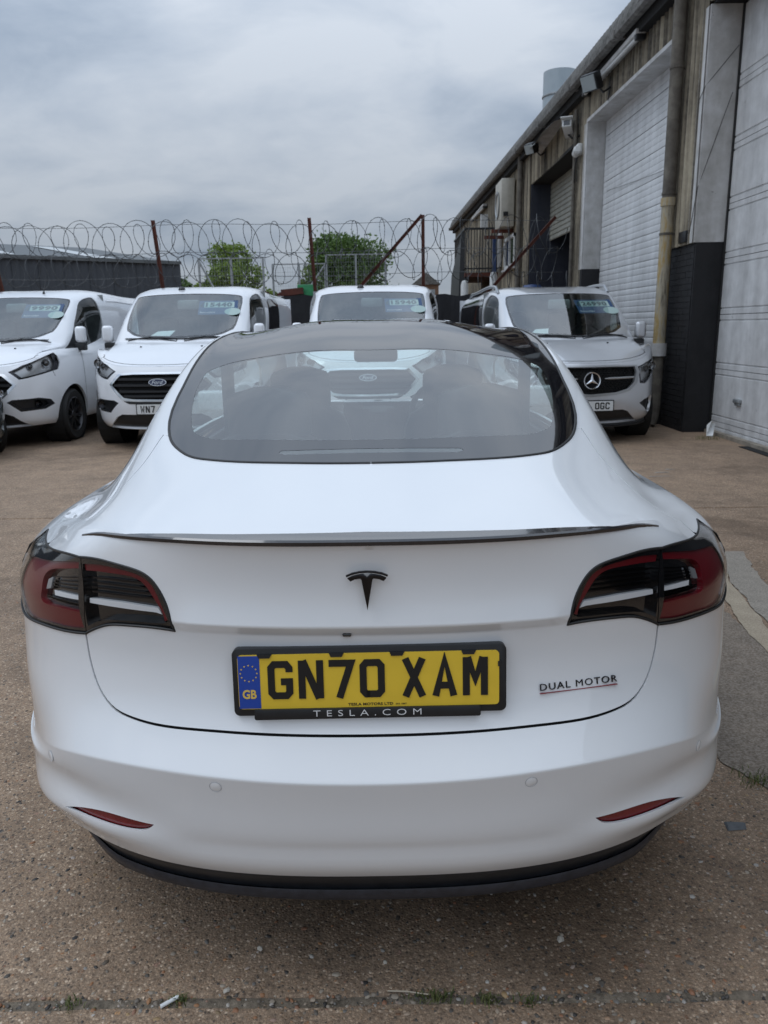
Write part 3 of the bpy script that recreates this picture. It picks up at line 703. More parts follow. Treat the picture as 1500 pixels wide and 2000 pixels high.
b = MB(CO); b.grid(np.array(rows)); b.build('spoiler', plain('gloss carbon spoiler', (.016, .015, .018), .16, coat=1, vary=.4, vscale=160), car, smooth=True, auto=R(35))
# rear lamps
def lamp(sd):
    # outer lamp on the wing
    A = lat[:] + [(1.10, 9.4), (1.115, 8.2)] + lab + inset(spl[::-1], -.0012)[0:]
    B = lbt[:] + lbb[1:] + inset(spl[::-1], .0012)
    for nm, ol, ro, ri, bar in (('outer_tail_lamp', A, RA_OUT, RA_IN, BARA), ('inner_tail_lamp', B, RB_OUT, RB_IN, BARB)):
        hs = Patch(); hs.one(sd, CT, ol, step=.03, rows=VROWS, off=-.034); root = hs.build(nm, M['gloss'], car, CO)
        ls = Patch(); ls.one(sd, CT, ol, step=.025, rows=VROWS, off=-.0012); ls.build('lens', M['lens'], root, CO)
        gk = MB(CO); oo = (lab[::-1]+[(1.115, 8.2), (1.10, 9.4)]+lat[::-1]) if nm[0] == 'o' else lbt+lbb[1:]; gp_ = CT([sd*q[0] for q in oo], [q[1] for q in oo]); gk.tube([tuple(q) for q in gp_], .0028, 6, cap=False); gk.build('gasket', M['trim'], root, smooth=True)
        ring = smooth(ro, 50)+smooth(ri[::-1], 50)
        rp = Patch(); rp.one(sd, CT, ring, step=.02, off=-.008, skirt=.02); rp.build('red_light_guide', M['red'], root, CO)
        bp = Patch(); bp.one(sd, CT, bar, step=.02, off=-.012, skirt=.01); bp.build('white_light_bar', M['whitebar'], root, CO)
        # black bezel between the ring and the edge of the lamp
        cell = smooth(ro, 50)+([] if nm[0] == 'o' else [(.405, 8.22), (.48, 8.16), (.53, 8.06), (.56, 7.9), (.588, 7.62), (.592, 8.1), (.602, 8.8), (.615, 9.4)])
        e_ = Patch(); e_.one(sd, CT, ol, [cell], step=.03, off=-.0035, skirt=.018); e_.build('bezel', M['gloss'], root, CO)
        e_ = Patch(); e_.one(sd, CT, [q for q in cell], step=.03, off=-.021); e_.build('lamp_pan', M['gloss'], root, CO)
        # fins behind the lens
        lo = .612 if nm[0] == 'o' else .43; hi = .755 if nm[0] == 'o' else .598
        for j, v0 in enumerate((8.98, 9.12, 9.26, 9.40, 8.40, 8.30)):
            if v0 < 8.45 and nm[0] != 'o': continue
            f = Patch(); lo2 = lo+(.012*j if nm[0] != 'o' and j < 4 else 0)
            f.one(sd, CT, [(lo2, v0), (hi, v0), (hi, v0+.05), (lo2, v0+.05)], step=.03, off=-.0135, skirt=.006); f.build('lamp_fin', M['darkchrome'], root, CO)
        if nm[0] == 'o':
            f = Patch(); f.one(sd, CT, [(.742, 8.85), (.762, 8.75), (.768, 9.25), (.75, 9.4)], step=.02, off=-.011, skirt=.005); f.build('side_bulb', M['silverpl'], root, CO)
lamp(1); lamp(-1)
# diffuser: gloss-black valance below the bumper
def dif(k0, prof):
    S_ = np.linspace(-.82, .82, 61); out = []
    for s_ in S_:
        p0 = CT([s_], [0.])[0]; e_ = 1-sstep(.58, .82, np.array(abs(s_)))*.88; out.append([(p0[0]*fx, p0[1]+dy+.012*(1-e_), p0[2]+(dz*e_ if dz < 0 else dz)) for fx, dy, dz in prof])
    return np.array(out)
b = MB(CO); b.grid(dif(0, [(1, .004, .012), (1, .004, -.004), (.995, .012, -.020), (.99, .026, -.040), (.985, .028, -.052)])); dfo = b.build('diffuser', M['diffuser'], car, smooth=True)
b = MB(CO); b.grid(dif(0, [(.985, .022, -.050), (.985, .020, -.055), (.985, .021, -.073), (.98, .026, -.078), (.95, .20, -.06)])); b.build('diffuser_lip', plain('satin black lip', (.022, .024, .032), .32, vary=.3, vscale=50), dfo, smooth=True, auto=R(50))
# number plate
pm = frame_mat((-.006, .066, .741), (1, 0, .006), (0, .085, 1)) @ Matrix.Scale(.965, 4)
b = MB(CO); b.prism([(p[0]+.002, p[1]-.002) for p in rrect(.546, .139, .012)], -.02, .0, pm); pl = b.build('plate_frame', M['black'], car, bevel=.003)
b = MB(CO); b.prism([(p[0]+.0, p[1]) for p in rrect(.520, .112, .008)], 0., .0035, pm); py = b.build('number_plate', M['yellow'], car)
b = MB(CO); b.prism([(-.2600+p, q) for p, q in ((.001, -.0545), (.044, -.0545), (.044, .0545), (.001, .0545))], .0032, .0042, pm); b.build('blue_band', M['blue'], py)
b = MB(CO); plate_text(b, 'GN70 XAM', pm @ Matrix.Translation((-.2005, -.0355, 0)), .0048); b.build('registration_letters', M['ink'], py)
b = MB(CO); text_mb(b, 'GB', pm @ Matrix.Translation((-.238, -.034, .0042)), width=.028, height=.019, bold=.03, align='CENTER')
for i in range(12):
    a = R(30*i); b.prism([(-.238+.0165*math.cos(a)+(.0021 if j % 2 == 0 else .0009)*math.sin(R(36*j)), .019+.0165*math.sin(a)+(.0021 if j % 2 == 0 else .0009)*math.cos(R(36*j))) for j in range(10)], .004, .0048, pm)
b.build('band_print', M['gold'], py)
b = MB(CO); text_mb(b, 'TESLA MOTORS LTD', pm @ Matrix.Translation((-.042, -.0525, .0035)), width=.090, height=.0055, bold=.02); text_mb(b, '203 1887', pm @ Matrix.Translation((.053, -.052, .0035)), width=.022, height=.003); b.build('maker_print', M['ink'], py)
b = MB(CO)
b.prism([(p[0]-.0035, p[1]-.0665) for p in rrect(.452, .021, .004)], -.004, .0095, pm); ft = b.build('frame_strip', M['black'], pl, bevel=.002)
for tx in (-.205, -.062, .058, .20): 
    b = MB(CO); b.prism([(tx-.012, .050), (tx+.010, .050), (tx+.014, .0575), (tx-.015, .0575)], 0, .0062, pm); b.build('frame_clip', M['black'], pl)
b = MB(CO); b.prism([(.2575, .024), (.264, .024), (.264, .034), (.2575, .034)], 0, .0062, pm); b.build('frame_clip', M['black'], pl)
b = MB(CO); text_mb(b, 'TESLA.COM', pm @ Matrix.Translation((-.004, -.0715, .0098)), width=.216, height=.0125, spacing=1.75, align='CENTER', bold=-.012); b.build('strip_print', M['whitetxt'], pl)
b = MB(CO); b.cbox((-.046, .079, .829), (.018, .012, .007)); b.build('camera_eye', M['gloss'], car, bevel=.003)
# badge on the lid
bm_ = frame_mat((-.005, .0635, .9615), (1, 0, 0), (0, -.005, 1))
def em(mb, poly, d0=-.002, d1=.0028): mb.prism([(x*.00094, y*.00098) for x, y in poly], d0, d1, bm_)
b = MB(CO)
up = [(-42, -9), (-30, -4), (-15, -1), (0, 0), (15, -1), (30, -4), (42, -9)]; em(b, up+[(40.5, -12.5), (29, -7.8), (15, -4.8), (0, -3.8), (-15, -4.8), (-29, -7.8), (-40.5, -12.5)])
em(b, [(-39, -14.5), (-28, -9.6), (-15, -7), (-7, -6.3), (0, -13), (7, -6.3), (15, -7), (28, -9.6), (39, -14.5), (33, -21), (24, -17), (13, -15.5), (11, -18), (0, -80), (-11, -18), (-13, -15.5), (-24, -17), (-33, -21)])
b.build('boot_emblem', M['darkchrome'], car, bevel=.0007)
# DUAL MOTOR script with red underline
def on_tail(px, z): 
    a = invert(CT, (px, z), (0, 2), (0, .9), (4.2, 10)); return CT([a[0]], [a[1]])[0], normals(CT, np.array([a[0]]), np.array([a[1]]), 2e-3, .02, 1)[0]
P1, N1 = on_tail(.329, .700); P2, N2 = on_tail(.491, .700); Pm, Nm = on_tail(.41, .700)
ex = Vector(P2-P1); Ln = ex.length; ex.normalize(); zz = Vector(Nm).cross(ex)
bmx = frame_mat(tuple(P1+np.array(Nm)*.0035), tuple(ex), tuple(zz))
b = MB(CO); text_mb(b, 'DUAL MOTOR', bmx @ Matrix.Translation((0, 0, 0)), width=Ln, height=.0135, depth=.002, bold=.0, spacing=1.15); b.build('boot_script', M['darkchrome'], car)
b = MB(CO); b.prism([(0, -.0062), (Ln, -.0062), (Ln, -.0046), (0, -.0046)], -.004, .0015, bmx); b.build('script_underline', M['redline'], car)
# floor, wheels and cabin
b = MB(CO); b.box(-.66, .66, .62, 4.2, .18, .34); b.box(-.82, .82, 1.42, 3.45, .19, .33); b.box(-.55, .55, .30, .615, .22, .34); b.build('underfloor', M['gap'], car)  # floor boxes; the wide middle box is added to block light leaking underneath
for y_ in (.98, 3.86):
    for sd in (1, -1):
        make_wheel(car, (sd*.765-CO[0], y_-CO[1], .335), .335, .215, sd, M['alloy'], 10)
for y_ in (.98, 3.86):
    for sd in (1, -1):
        b = MB(CO); b.lathe([(.355, -.12), (.355, .08)], 28, Matrix.Translation((sd*.76, y_+.02, .335)) @ Matrix.Rotation(R(90), 4, 'Y')); b.lathe([(0, -.13*sd), (.355, -.13*sd)], 28, Matrix.Translation((sd*.76, y_+.02, .335)) @ Matrix.Rotation(R(90), 4, 'Y')); b.build('wheel_arch', M['gap'], car)
def cushion(mb, cx, w, z0, z1, y0, lean, d, round_=.06, taper=0.):
    rows = []
    for i in range(9):
        t = i/8; z = z0+(z1-z0)*t; ww = (w/2)*(1-taper*t)*math.sqrt(max(.12, 1-max(0, (t-.7)/.3)**3)); yy = y0+lean*t; rows.append([(cx+ww*math.sin(a)*(abs(math.sin(a))**-.35 if abs(math.sin(a)) > 1e-3 else 1), yy-d/2*math.cos(a)*(abs(math.cos(a))**-.35 if abs(math.cos(a)) > 1e-3 else 1), z) for a in [2*math.pi*j/20 for j in range(21)]])
    mb.grid(np.array(rows)); n = 21*8; mb.add(rows[-1][:-1], [tuple(range(20))])
b = MB(CO)
for cx in (-.39, .39): cushion(b, cx, .60, .50, 1.04, 1.66, -.20, .17)
cushion(b, 0, .30, .5, .99, 1.66, -.19, .15); b.box(-.66, .66, 1.5, 2.1, .42, .58)
seat = b.build('rear_seat', M['seat'], car, smooth=True)
for cx in (-.375, .375):
    b = MB(CO); cushion(b, cx, .30, 1.03, 1.20, 1.455, -.01, .10); b.build('headrest', M['seat'], seat, smooth=True)
for cx in (-.37, .37):
    b = MB(CO); cushion(b, cx, .52, .45, 1.06, 2.72, -.24, .15, taper=.12); b.box(cx-.25, cx+.25, 2.6, 3.1, .38, .52); fs_ = b.build('front_seat', M['seat'], car, smooth=True)
    b = MB(CO); cushion(b, cx, .29, 1.03, 1.22, 2.50, -.02, .11); b.build('headrest', M['seat'], fs_, smooth=True)
b = MB(CO); b.box(-.70, .70, 3.28, 3.72, .62, .875); b.build('dashboard', M['interior'], car, bevel=.03)
b = MB(CO); b.box(-.56, .56, .56, 1.40, .80, .99); b.build('parcel_shelf', M['interior'], car, bevel=.02)
b = MB(CO); b.cbox((0, 3.17, .872), (.40, .02, .225)); b.build('centre_screen', M['gloss'], car, bevel=.006)
b = MB(CO); sm_ = Matrix.Translation((.37, 3.02, .93)) @ Matrix.Rotation(R(68), 4, 'X'); b.tube([tuple(sm_ @ Vector((.18*math.cos(2*math.pi*i/32), .175*math.sin(2*math.pi*i/32), 0))) for i in range(32)], .016, 8, closed=True); b.cbox((0, 0, 0), (.34, .05, .03), sm_); b.cbox((0, 0, 0), (.11, .12, .05), sm_); b.build('steering_wheel', M['seat'], car, smooth=True)
b = MB(CO); b.cbox((-.005, 3.03, 1.252), (.24, .04, .075)); b.build('rear_view_mirror', M['interior'], car, bevel=.02)
def ubeam(y0, y1, q, drop):
    b = MB(CO); Q = np.linspace(-q, q, 25); b.grid(np.array([[p+np.array([0, 0, d]) for p in CU(Q, np.full(25, y))] for y, d in ((y0, -.012), (y0+.01, -drop), (y1-.01, -drop), (y1, -.012))])); return b
b = ubeam(1.50, 1.72, 2.1, .028); b.build('rear_header', M['interior'], car, smooth=True)
b = ubeam(1.60, 3.16, 2.2, .03); b.build('headliner', M['interior'], car, smooth=True)
for sd in (1, -1):   # pillar trims and door cards
    b = MB(CO); Rr = np.linspace(.6, 1.35, 10); b.grid(np.array([[p for p in CU(sd*np.array([2.02, 2.3, 2.7, 3.2]), np.full(4, r_))*np.array([.97, 1, 1])-np.array([0, 0, .02])] for r_ in Rr])); b.build('pillar_trim', M['interior'], car, smooth=True)
    b = MB(CO); b.box(sd*.70, sd*.72, 1.2, 3.6, .3, .955); b.build('door_card', M['interior'], car)
    b = MB(CO); b.box(sd*.665, sd*.70, 2.22, 2.36, .9, 1.33, Matrix.Translation((0, 0, 0))); b.build('pillar_trim', M['interior'], car, bevel=.01)
b = MB(CO); b.box(-.12, .12, 2.2, 3.2, .3, .66); b.build('centre_console', M['interior'], car, bevel=.03)
for sd in (1, -1):
    for y_, v0 in ((1.36, 3.2), (2.30, .6), (3.32, .6)):
        s_ = SMAX+y_-.95; P = CT(np.full(24, sd*s_), np.linspace(v0, 10.98, 24)); b = MB(CO); b.tube([tuple(p) for p in P], .0028, 5, cap=False); b.build('door_gap', M['gap'], car)
    for y_ in (1.52, 2.48):
        P = CT(sd*(SMAX+np.linspace(y_, y_+.2, 6)-.95), np.full(6, 8.6)); b = MB(CO); b.tube([tuple(p+np.array([sd*.003, 0, 0])) for p in P], .008, 6); b.build('door_handle', M['gloss'], car, smooth=True)
for sd in (1, -1):
    b = MB(CO); b.cbox((sd*.97, 3.32, .99), (.19, .10, .12)); b.cbox((sd*.86, 3.30, .95), (.12, .05, .04)); b.build('door_mirror', M['pearl'], car, bevel=.035, seg=3)

# ------------------------------------------------------------------ parked vans
def van_skins(k=(1., 1., 1.), hood=0.):
    VT = [[0, .10,.935,.25,.05,-.02,0,0], [1, .04,.965,.31,.05,-.02,0,0], [2, .012,.980,.42,.03,-.02,0,0], [3, 0,.988,.54,0,0,0,0], [4, .004,.992,.64,0,0,0,0],
          [5, .018,.992,.76,0,0,0,0], [6, .045,.982,.89,0,0,0,0], [7, .105,.952,.985,.02,0,0,0]]
    def zm(x, y, z): return z+np.maximum(z-.55, 0)*.44*sstep(.05, .75, y)
    T0 = Perim(VT, (), 1.1, 3.87, None, zm)
    T = lambda a, v: T0(a, v)*np.array(k)
    T.s_at_y = T0.s_at_y
    ty = lambda y: tuple(T0([T0.s_at_y(y, 7.)], [7.])[0]); tx = lambda x: tuple(T0([T0.s_at_x(x, 7.)], [7.])[0])
    r0 = [tx(x) for x in (.001, .25, .52, .66, .77)]; r0[0] = (0, .105, .985)
    h = hood
    G = [r0+[ty(.36)],
         [(0,.42,1.118+h),(.28,.43,1.124+h),(.56,.47,1.138+h*.8),(.70,.51,1.150+h*.5),(.80,.56,1.160), ty(.62)],
         [(0,.84,1.255),(.30,.855,1.256),(.66,.94,1.262),(.79,1.02,1.25),(.895,1.06,1.185), ty(1.10)],
         [(0,1.27,1.592),(.30,1.28,1.592),(.68,1.345,1.578),(.795,1.40,1.55),(.922,1.44,1.205), ty(1.46)],
         [(0,1.70,1.888),(.30,1.71,1.886),(.675,1.77,1.866),(.785,1.83,1.825),(.925,1.85,1.225), ty(1.86)],
         [(0,2.10,1.968),(.30,2.10,1.967),(.66,2.10,1.950),(.815,2.10,1.895),(.930,2.1,1.235), ty(2.1)],
         [(0,3.5,1.985),(.30,3.5,1.984),(.68,3.5,1.968),(.835,3.5,1.912),(.935,3.5,1.275), ty(3.5)],
         [(0,4.94,1.975),(.30,4.94,1.974),(.68,4.94,1.958),(.835,4.94,1.90),(.935,4.94,1.275), ty(4.94)]]
    qk, rk = [0, 1, 2, 2.45, 4.2, 4.5], [.1, .42, .84, 1.27, 1.70, 2.1, 3.5, 4.94]
    sk = np.array([T0.s_at_y(y, 7.) for y in (.36, .62, 1.10, 1.46, 1.86, 2.1, 3.5, 4.94)]); sq = np.array([T0.s_at_x(x, 7.) for x in (.001, .25, .52, .66, .77)]+[sk[0]])
    U0 = Loft(G, qk, rk, (2, 4), lambda r: T0(spline_w(rk, r, (2,)) @ sk, np.full(len(r), 7.)), lambda q: T0(spline_w(qk, q) @ sq, np.full(len(q), 7.)))
    U = lambda q, r: U0(q, r)*np.array(k)
    return T, U
def circ(cx, cz, r, n=26, a0=-8, a1=188): return [(cx+r*math.cos(R(a1+(a0-a1)*i/n)), cz+r*math.sin(R(a1+(a0-a1)*i/n))) for i in range(n+1)]
def make_van(name, label, cat, kind, paint):
    k = (1, 1, 1) if kind == 'van' else (.995, 1.0, .962)
    T, U = van_skins(k, 0. if kind == 'van' else .01)
    root = thing(name, label, cat)
    fx = lambda pts: [invert(T, p, (0, 2), (0, 1.62), (0, 7)) for p in pts]
    SE = SMAX+3.86
    if kind == 'van':
        grille = [(.0, .905), (.30, .905), (.46, .895), (.575, .785), (.42, .635), (.30, .620), (0, .615)]
        grim = [(.0, .928), (.31, .928), (.485, .916), (.612, .785), (.44, .606), (.30, .594), (0, .590)]
        head = [(.525, .940), (.66, 1.015), (.80, 1.085), (.90, 1.155), (.925, 1.115), (.945, 1.03), (.94, .945), (.80, .885), (.64, .845)]
        fog = [(.50, .575), (.56, .605), (.80, .615), (.885, .585), (.905, .525), (.84, .47), (.63, .455)]
        lower = [(0, .44), (.47, .44), (.55, .405), (.69, .275), (.66, .262), (0, .258)]
        slots = [(.25, .592), (.43, .598), (.36, .565), (.0, .560), (0, .586)]
    else:
        grille = [(.0, .905), (.30, .908), (.545, .905), (.565, .84), (.53, .73), (.45, .655), (.30, .615), (0, .595)]
        grim = [(.0, .925), (.30, .928), (.575, .922), (.61, .84), (.57, .715), (.47, .628), (.30, .585), (0, .566)]
        head = [(.585, .90), (.72, .945), (.86, .99), (.915, 1.01), (.93, .97), (.918, .88), (.84, .79), (.70, .70), (.615, .71)]
        fog = [(.62, .475), (.70, .515), (.80, .545), (.92, .555), (.915, .44), (.895, .355), (.80, .345), (.73, .40)]
        lower = [(0, .41), (.40, .41), (.47, .385), (.615, .235), (.56, .225), (0, .22)]
        slots = None
    G, GR, H, F, LW = fx(grille), fx(grim), fx(head), fx(fog), fx(lower)
    # body skin with openings
    ar = [(T.s_at_y(y, 4.) if y < 1.1 else SMAX+y-1.1, z) for y, z in circ(.935, .345, .395)]
    zt = lambda s_, z: float(np.interp(z, T(np.full(60, s_), np.linspace(0, 7, 60))[:, 2], np.linspace(0, 7, 60)))
    ar = [(s_, zt(s_, z)) for s_, z in ar]; arr = [(SMAX+y-1.1, zt(SMAX+y-1.1, z)) for y, z in circ(3.95, .345, .395)]
    ar = [p for p in ar if p[1] > .03]; arr = [p for p in arr if p[1] > .03]
    pa = Patch()
    outl = [(0, 0), (ar[0][0], 0)] + ar + [(ar[-1][0], 0), (arr[0][0], 0)] + arr + [(arr[-1][0], 0), (SE, 0), (SE, 7), (SMAX, 7), (0, 7)]
    mp_ = lambda h_: [(-a, b) for a, b in h_][::-1]
    fh = [half(GR), H, mp_(H), F, mp_(F), half(LW)]
    rows = list(np.arange(.25, 7, .5))
    pa.cut(T, half(outl), fh, step=.06, sc=(1, .11), skirt=.03, rows=rows)
    ws = [(0., .90), (1.0, .915), (1.75, .955), (2.0, 1.02), (2.13, 1.12), (2.17, 1.3), (2.19, 1.5), (2.16, 1.62), (2.05, 1.675), (1.2, 1.685), (0., 1.69)]
    wss = smooth(ws[:6], 18)+smooth(ws[5:], 20)[1:]
    # cab door window and rear side windows
    dwin = [(2.50, 2.10), (2.47, 1.88), (2.52, 1.62), (2.80, 1.32), (3.3, 1.04), (3.9, .78), (4.20, .68), (4.30, .84), (4.17, 1.4), (4.06, 1.75), (3.98, 2.1), (3.92, 2.28), (3.5, 2.33), (2.75, 2.25), (2.55, 2.2)]
    lo = 4.49
    hU = half([(0, .108), (3.9, .108), (lo, .19), (lo, 4.93), (0, 4.93)])
    pa.cut(U, hU, [half(wss), dwin, mp_(dwin)], step=.07, sc=(.26, 1.), skirt=.02)
    ss_ = np.linspace(.2, SE-.05, 260); te = T(ss_, np.full(260, 6.97)); nt = normals(T, ss_, np.full(260, 6.9), 2e-3, .02, 1); rr_ = np.concatenate([np.full(20, .112), np.linspace(.13, 4.8, 160)]); qq_ = np.concatenate([np.linspace(2.2, 4.4, 20), np.full(160, 4.46)])
    ue = U(qq_, rr_); nu = normals(U, qq_, rr_, .005, 2e-3, 1); kk = np.linalg.norm(te[:, None]-ue[None], axis=2).argmin(1); ne = nt+nu[kk]; ne /= np.linalg.norm(ne, axis=1)[:, None]
    pa.blend(te, ne, .11).build('body', paint, root)
    b = MB(); b.box(-.93*k[0], .93*k[0], 4.90, 4.95, .3, 1.9*k[2]); b.build('rear_door', paint, root)
    # glass
    inner = [(p[0]*.962, .935+(p[1]-.90)*.94) for p in wss]
    g = Patch(); g.cut(U, half(wss), [half(inner)], step=.06, sc=(.26, 1.), off=-.006); g.build('screen_border', M['gloss'], root)
    g = Patch(); g.cut(U, half(inner), step=.09, sc=(.26, 1.), off=-.006); g.build('windscreen', M['screen'], root)
    for sd in (1, -1):
        g = Patch(); g.one(sd, U, dwin, step=.07, sc=(.26, 1.), off=-.012); dw = g.build('door_window', M['sideglass'], root)
        b = MB(); P = U([sd*3.93, sd*2.75], [1.62, 1.62]); b.tube([tuple(P[0]-np.array([sd*.02, 0, 0])), tuple(P[1]-np.array([sd*.02, 0, 0]))], .012, 6); b.build('window_bar', M['black'], dw)
        g = Patch(); g.one(sd, U, [(4.20, .68), (3.9, .78), (3.3, 1.04), (3.0, 1.20), (3.1, 1.26), (4.18, 1.30), (4.30, .84)], step=.06, sc=(.26, 1.), off=-.004); g.build('mirror_sail', M['black'], root)
    # grille, lamps, bumpers
    def pan(h_, dep, nm, m): 
        g = Patch(); g.cut(T, h_, step=.06, sc=(1, .11), off=-dep); return g.build(nm, m, root)
    gp = pan(half(GR), .05, 'grille', M['gap'])
    rg = Patch(); rg.cut(T, half(GR), [half(G)], step=.03, sc=(1, .11), off=.004, skirt=.03); rg.build('grille_surround', M['chrome'] if kind == 'van' else M['silverpl'], gp)
    zb = [.845, .775, .705, .650] if kind == 'van' else []
    for z in zb:
        xs = np.interp(z, [.615, .635, .785, .895], [.36, .41, .56, .45])
        P = np.array([T([s_], [v_])[0] for s_, v_ in [invert(T, (abs(x)+1e-4, z), (0, 2), (0, 1.62), (0, 7)) for x in np.linspace(-xs, xs, 15)]]); P[:, 0] = np.linspace(-xs, xs, 15)
        b = MB(); b.grid(np.stack([P+np.array([0, .030, .024]), P+np.array([0, .004, .013]), P+np.array([0, .002, -.008]), P+np.array([0, .034, -.016])], 1)[:, ::-1]); b.build('grille_bar', M['black'], gp, smooth=True)
    if kind != 'van':
        # twin silver bars beside the star and rows of small studs
        for z, h_ in ((.775, .020),):
            P = []
            for x in np.linspace(.16, .525, 8):
                a_ = invert(T, (x, z-.0+.02*(x-.16)), (0, 2), (0, 1.62), (0, 7)); P.append(T([a_[0]], [a_[1]])[0]+np.array([0, -.006, 0]))
            for sd in (1, -1):
                b = MB(); b.tube([tuple(p*np.array([sd, 1, 1])) for p in P], [.006, .012, .014, .014, .014, .014, .013, .011], 8); b.build('grille_bar', M['silverpl'], gp, smooth=True)
        b = MB()
        for i in range(-13, 14):
            for j in range(11):
                x = i*.040+(.02 if j % 2 else 0); z = .632+j*.025
                lim = np.interp(z, [.61, .655, .73, .84, .90], [.28, .42, .50, .54, .52])
                if abs(x) > lim or x*x+(z-.755)**2 < .0135 or abs(z-.778) < .02 and abs(x) > .1: continue
                a_ = invert(T, (abs(x)+1e-4, z), (0, 2), (0, 1.62), (0, 7)); p = T([a_[0]], [a_[1]])[0]
                b.cbox((x, p[1]+.012, z), (.012, .03, .009))
        so_ = b.build('grille_stud', M['darkchrome'], gp); so_['kind'] = 'stuff'
    for sd in (1, -1):
        h_ = H if sd > 0 else mp_(H)
        g = Patch(); g.cut(T, h_, step=.04, sc=(1, .11), off=-.045); hl = g.build('headlight', M['silverpl'], root)
        c = np.mean(np.array(head), 0)
        for dx, dz, rr in ((.06, .02, .055), (-.07, -.01, .042)):
            a_ = invert(T, (c[0]+dx, c[1]+dz), (0, 2), (0, 1.62), (0, 7)); p = T([a_[0]], [a_[1]])[0]; n_ = normals(T, np.array([a_[0]]), np.array([a_[1]]), 2e-3, .02, 1)[0]
            n_ = np.array([n_[0]*.4, -1, .1]); mt = Matrix.Translation((sd*p[0], p[1]+.035, p[2])) @ Vector((sd*n_[0], n_[1], n_[2])).to_track_quat('Z', 'Y').to_matrix().to_4x4()
            b = MB(); b.lathe([(rr, .012), (rr*.95, .02), (rr*.7, -.012)], 20, mt); b.build('lamp_bowl', M['chrome'], hl, smooth=True)
            b = MB(); b.lathe([(rr*.72, .0), (rr*.5, .014), (0, .02)], 20, mt); b.build('lamp_lens', M['gloss'], hl, smooth=True)
        ins = [tuple(np.array(fx([tuple(c+(np.array(p)-c)*.84)])[0])*np.array([sd, 1])) for p in head]
        g = Patch(); g.cut(T, h_ , [ins if sd > 0 else ins[::-1]], step=.04, sc=(1, .11), off=-.012, skirt=.02); g.build('lamp_frame', M['darkchrome'], hl)
        g = Patch(); g.cut(T, h_, step=.05, sc=(1, .11), off=.0, skirt=.012); g.build('lens', M['lens'], hl)
        f_ = F if sd > 0 else mp_(F)
        g = Patch(); g.cut(T, f_, step=.05, sc=(1, .11), off=-.045); fo = g.build('fog_lamp_recess' if kind == 'van' else 'air_intake', M['black'], root)
        cf = np.mean(np.array(fog), 0)
        if kind == 'van':
            ins = [tuple(np.array(fx([tuple(cf+(np.array(p)-cf)*.80)])[0])*np.array([sd, 1])) for p in fog]
            g = Patch(); g.cut(T, f_, [ins if sd > 0 else ins[::-1]], step=.05, sc=(1, .11), off=-.002, skirt=.035); g.build('recess_rim', M['black'], fo)
            a_ = fx([(cf[0]+.06, cf[1]-.005)])[0]; p = T([a_[0]], [a_[1]])[0]; mt = Matrix.Translation((sd*p[0], p[1]+.03, p[2])) @ Matrix.Rotation(R(90), 4, 'X')
            b = MB(); b.lathe([(.045, .03), (.042, .012), (.0, .002)], 20, mt); b.build('fog_lamp', M['darkchrome'], fo, smooth=True)
            b = MB(); b.lathe([(.035, .012), (0, .022)], 20, mt); b.build('fog_lens', M['lens'], fo, smooth=True)
    pan(half(LW), .03, 'lower_intake', M['black'])
    if kind != 'van':
        b = MB(); P = np.array([T([s_], [0.])[0] for s_ in np.linspace(-1.1, 1.1, 41)]); b.grid(np.stack([P+np.array([0, .02, .03]), P+np.array([0, .012, -.03]), P+np.array([0, -.012, -.035]), P+np.array([0, -.010, -.05]), P+np.array([0, .10, -.05])], 1)); b.build('splitter', M['black'], root, smooth=True)
    if slots:
        S_ = fx(slots); pan(half(S_), -.003, 'slot', M['black'])
    P = U(np.linspace(-4.1, 4.1, 41), .150+.16*(np.abs(np.linspace(-1, 1, 41))**3)); b = MB(); b.tube([tuple(p+np.array([0, -.001, .0])) for p in P], .0032, 5, cap=False); b.build('bonnet_gap', M['gap'], root)
    for sd in (1, -1):
        P = T(sd*np.linspace(invert(T, (.90, .93), (0, 2), (0, 1.62), (0, 7))[0], ar[0][0]-.01, 12), np.linspace(5.9, 5.2, 12)); b = MB(); b.tube([tuple(p) for p in P], .003, 5, cap=False); b.build('bumper_gap', M['gap'], root)
    # bonnet shut line, washer jets, wipers, mirrors, bulkhead, cabin
    for x in (-.36, .36):
        p = U([x/.28], [.66])[0]; b = MB(); b.cbox(tuple(p+np.array([0, 0, .004])), (.022, .022, .014)); b.build('washer_jet', M['black'], root, bevel=.004)
    for x0, x1, y0, y1 in ((-.62, .02, .935, .885), (.12, .72, .885, .965)):
        P = []
        for t in np.linspace(0, 1, 8):
            x = x0+(x1-x0)*t; y = y0+(y1-y0)*t+.012*math.sin(math.pi*t); a_ = invert(U, (abs(x)+1e-4, y), (0, 1), (0, 2.3), (.85, 1.3)); p = U([a_[0]], [a_[1]])[0]; p[0] = x; P.append(tuple(p+np.array([0, -.006, .008])))
        b = MB(); b.tube(P, .007, 6); b.tube([P[-1 if x0 < 0 else 0], tuple(np.array(P[-1 if x0 < 0 else 0])+np.array([0, -.03, -.03])), tuple(np.array(P[3])+np.array([0, -.006, .008]))], .007, 6); b.build('wiper', M['black'], root, smooth=True)
    P = U(np.linspace(-2.05, 2.05, 23), np.full(23, .895)); b = MB(); b.grid(np.stack([P+np.array([0, -.02, .004]), P+np.array([0, .02, .012])], 1)); b.build('scuttle', M['black'], root)
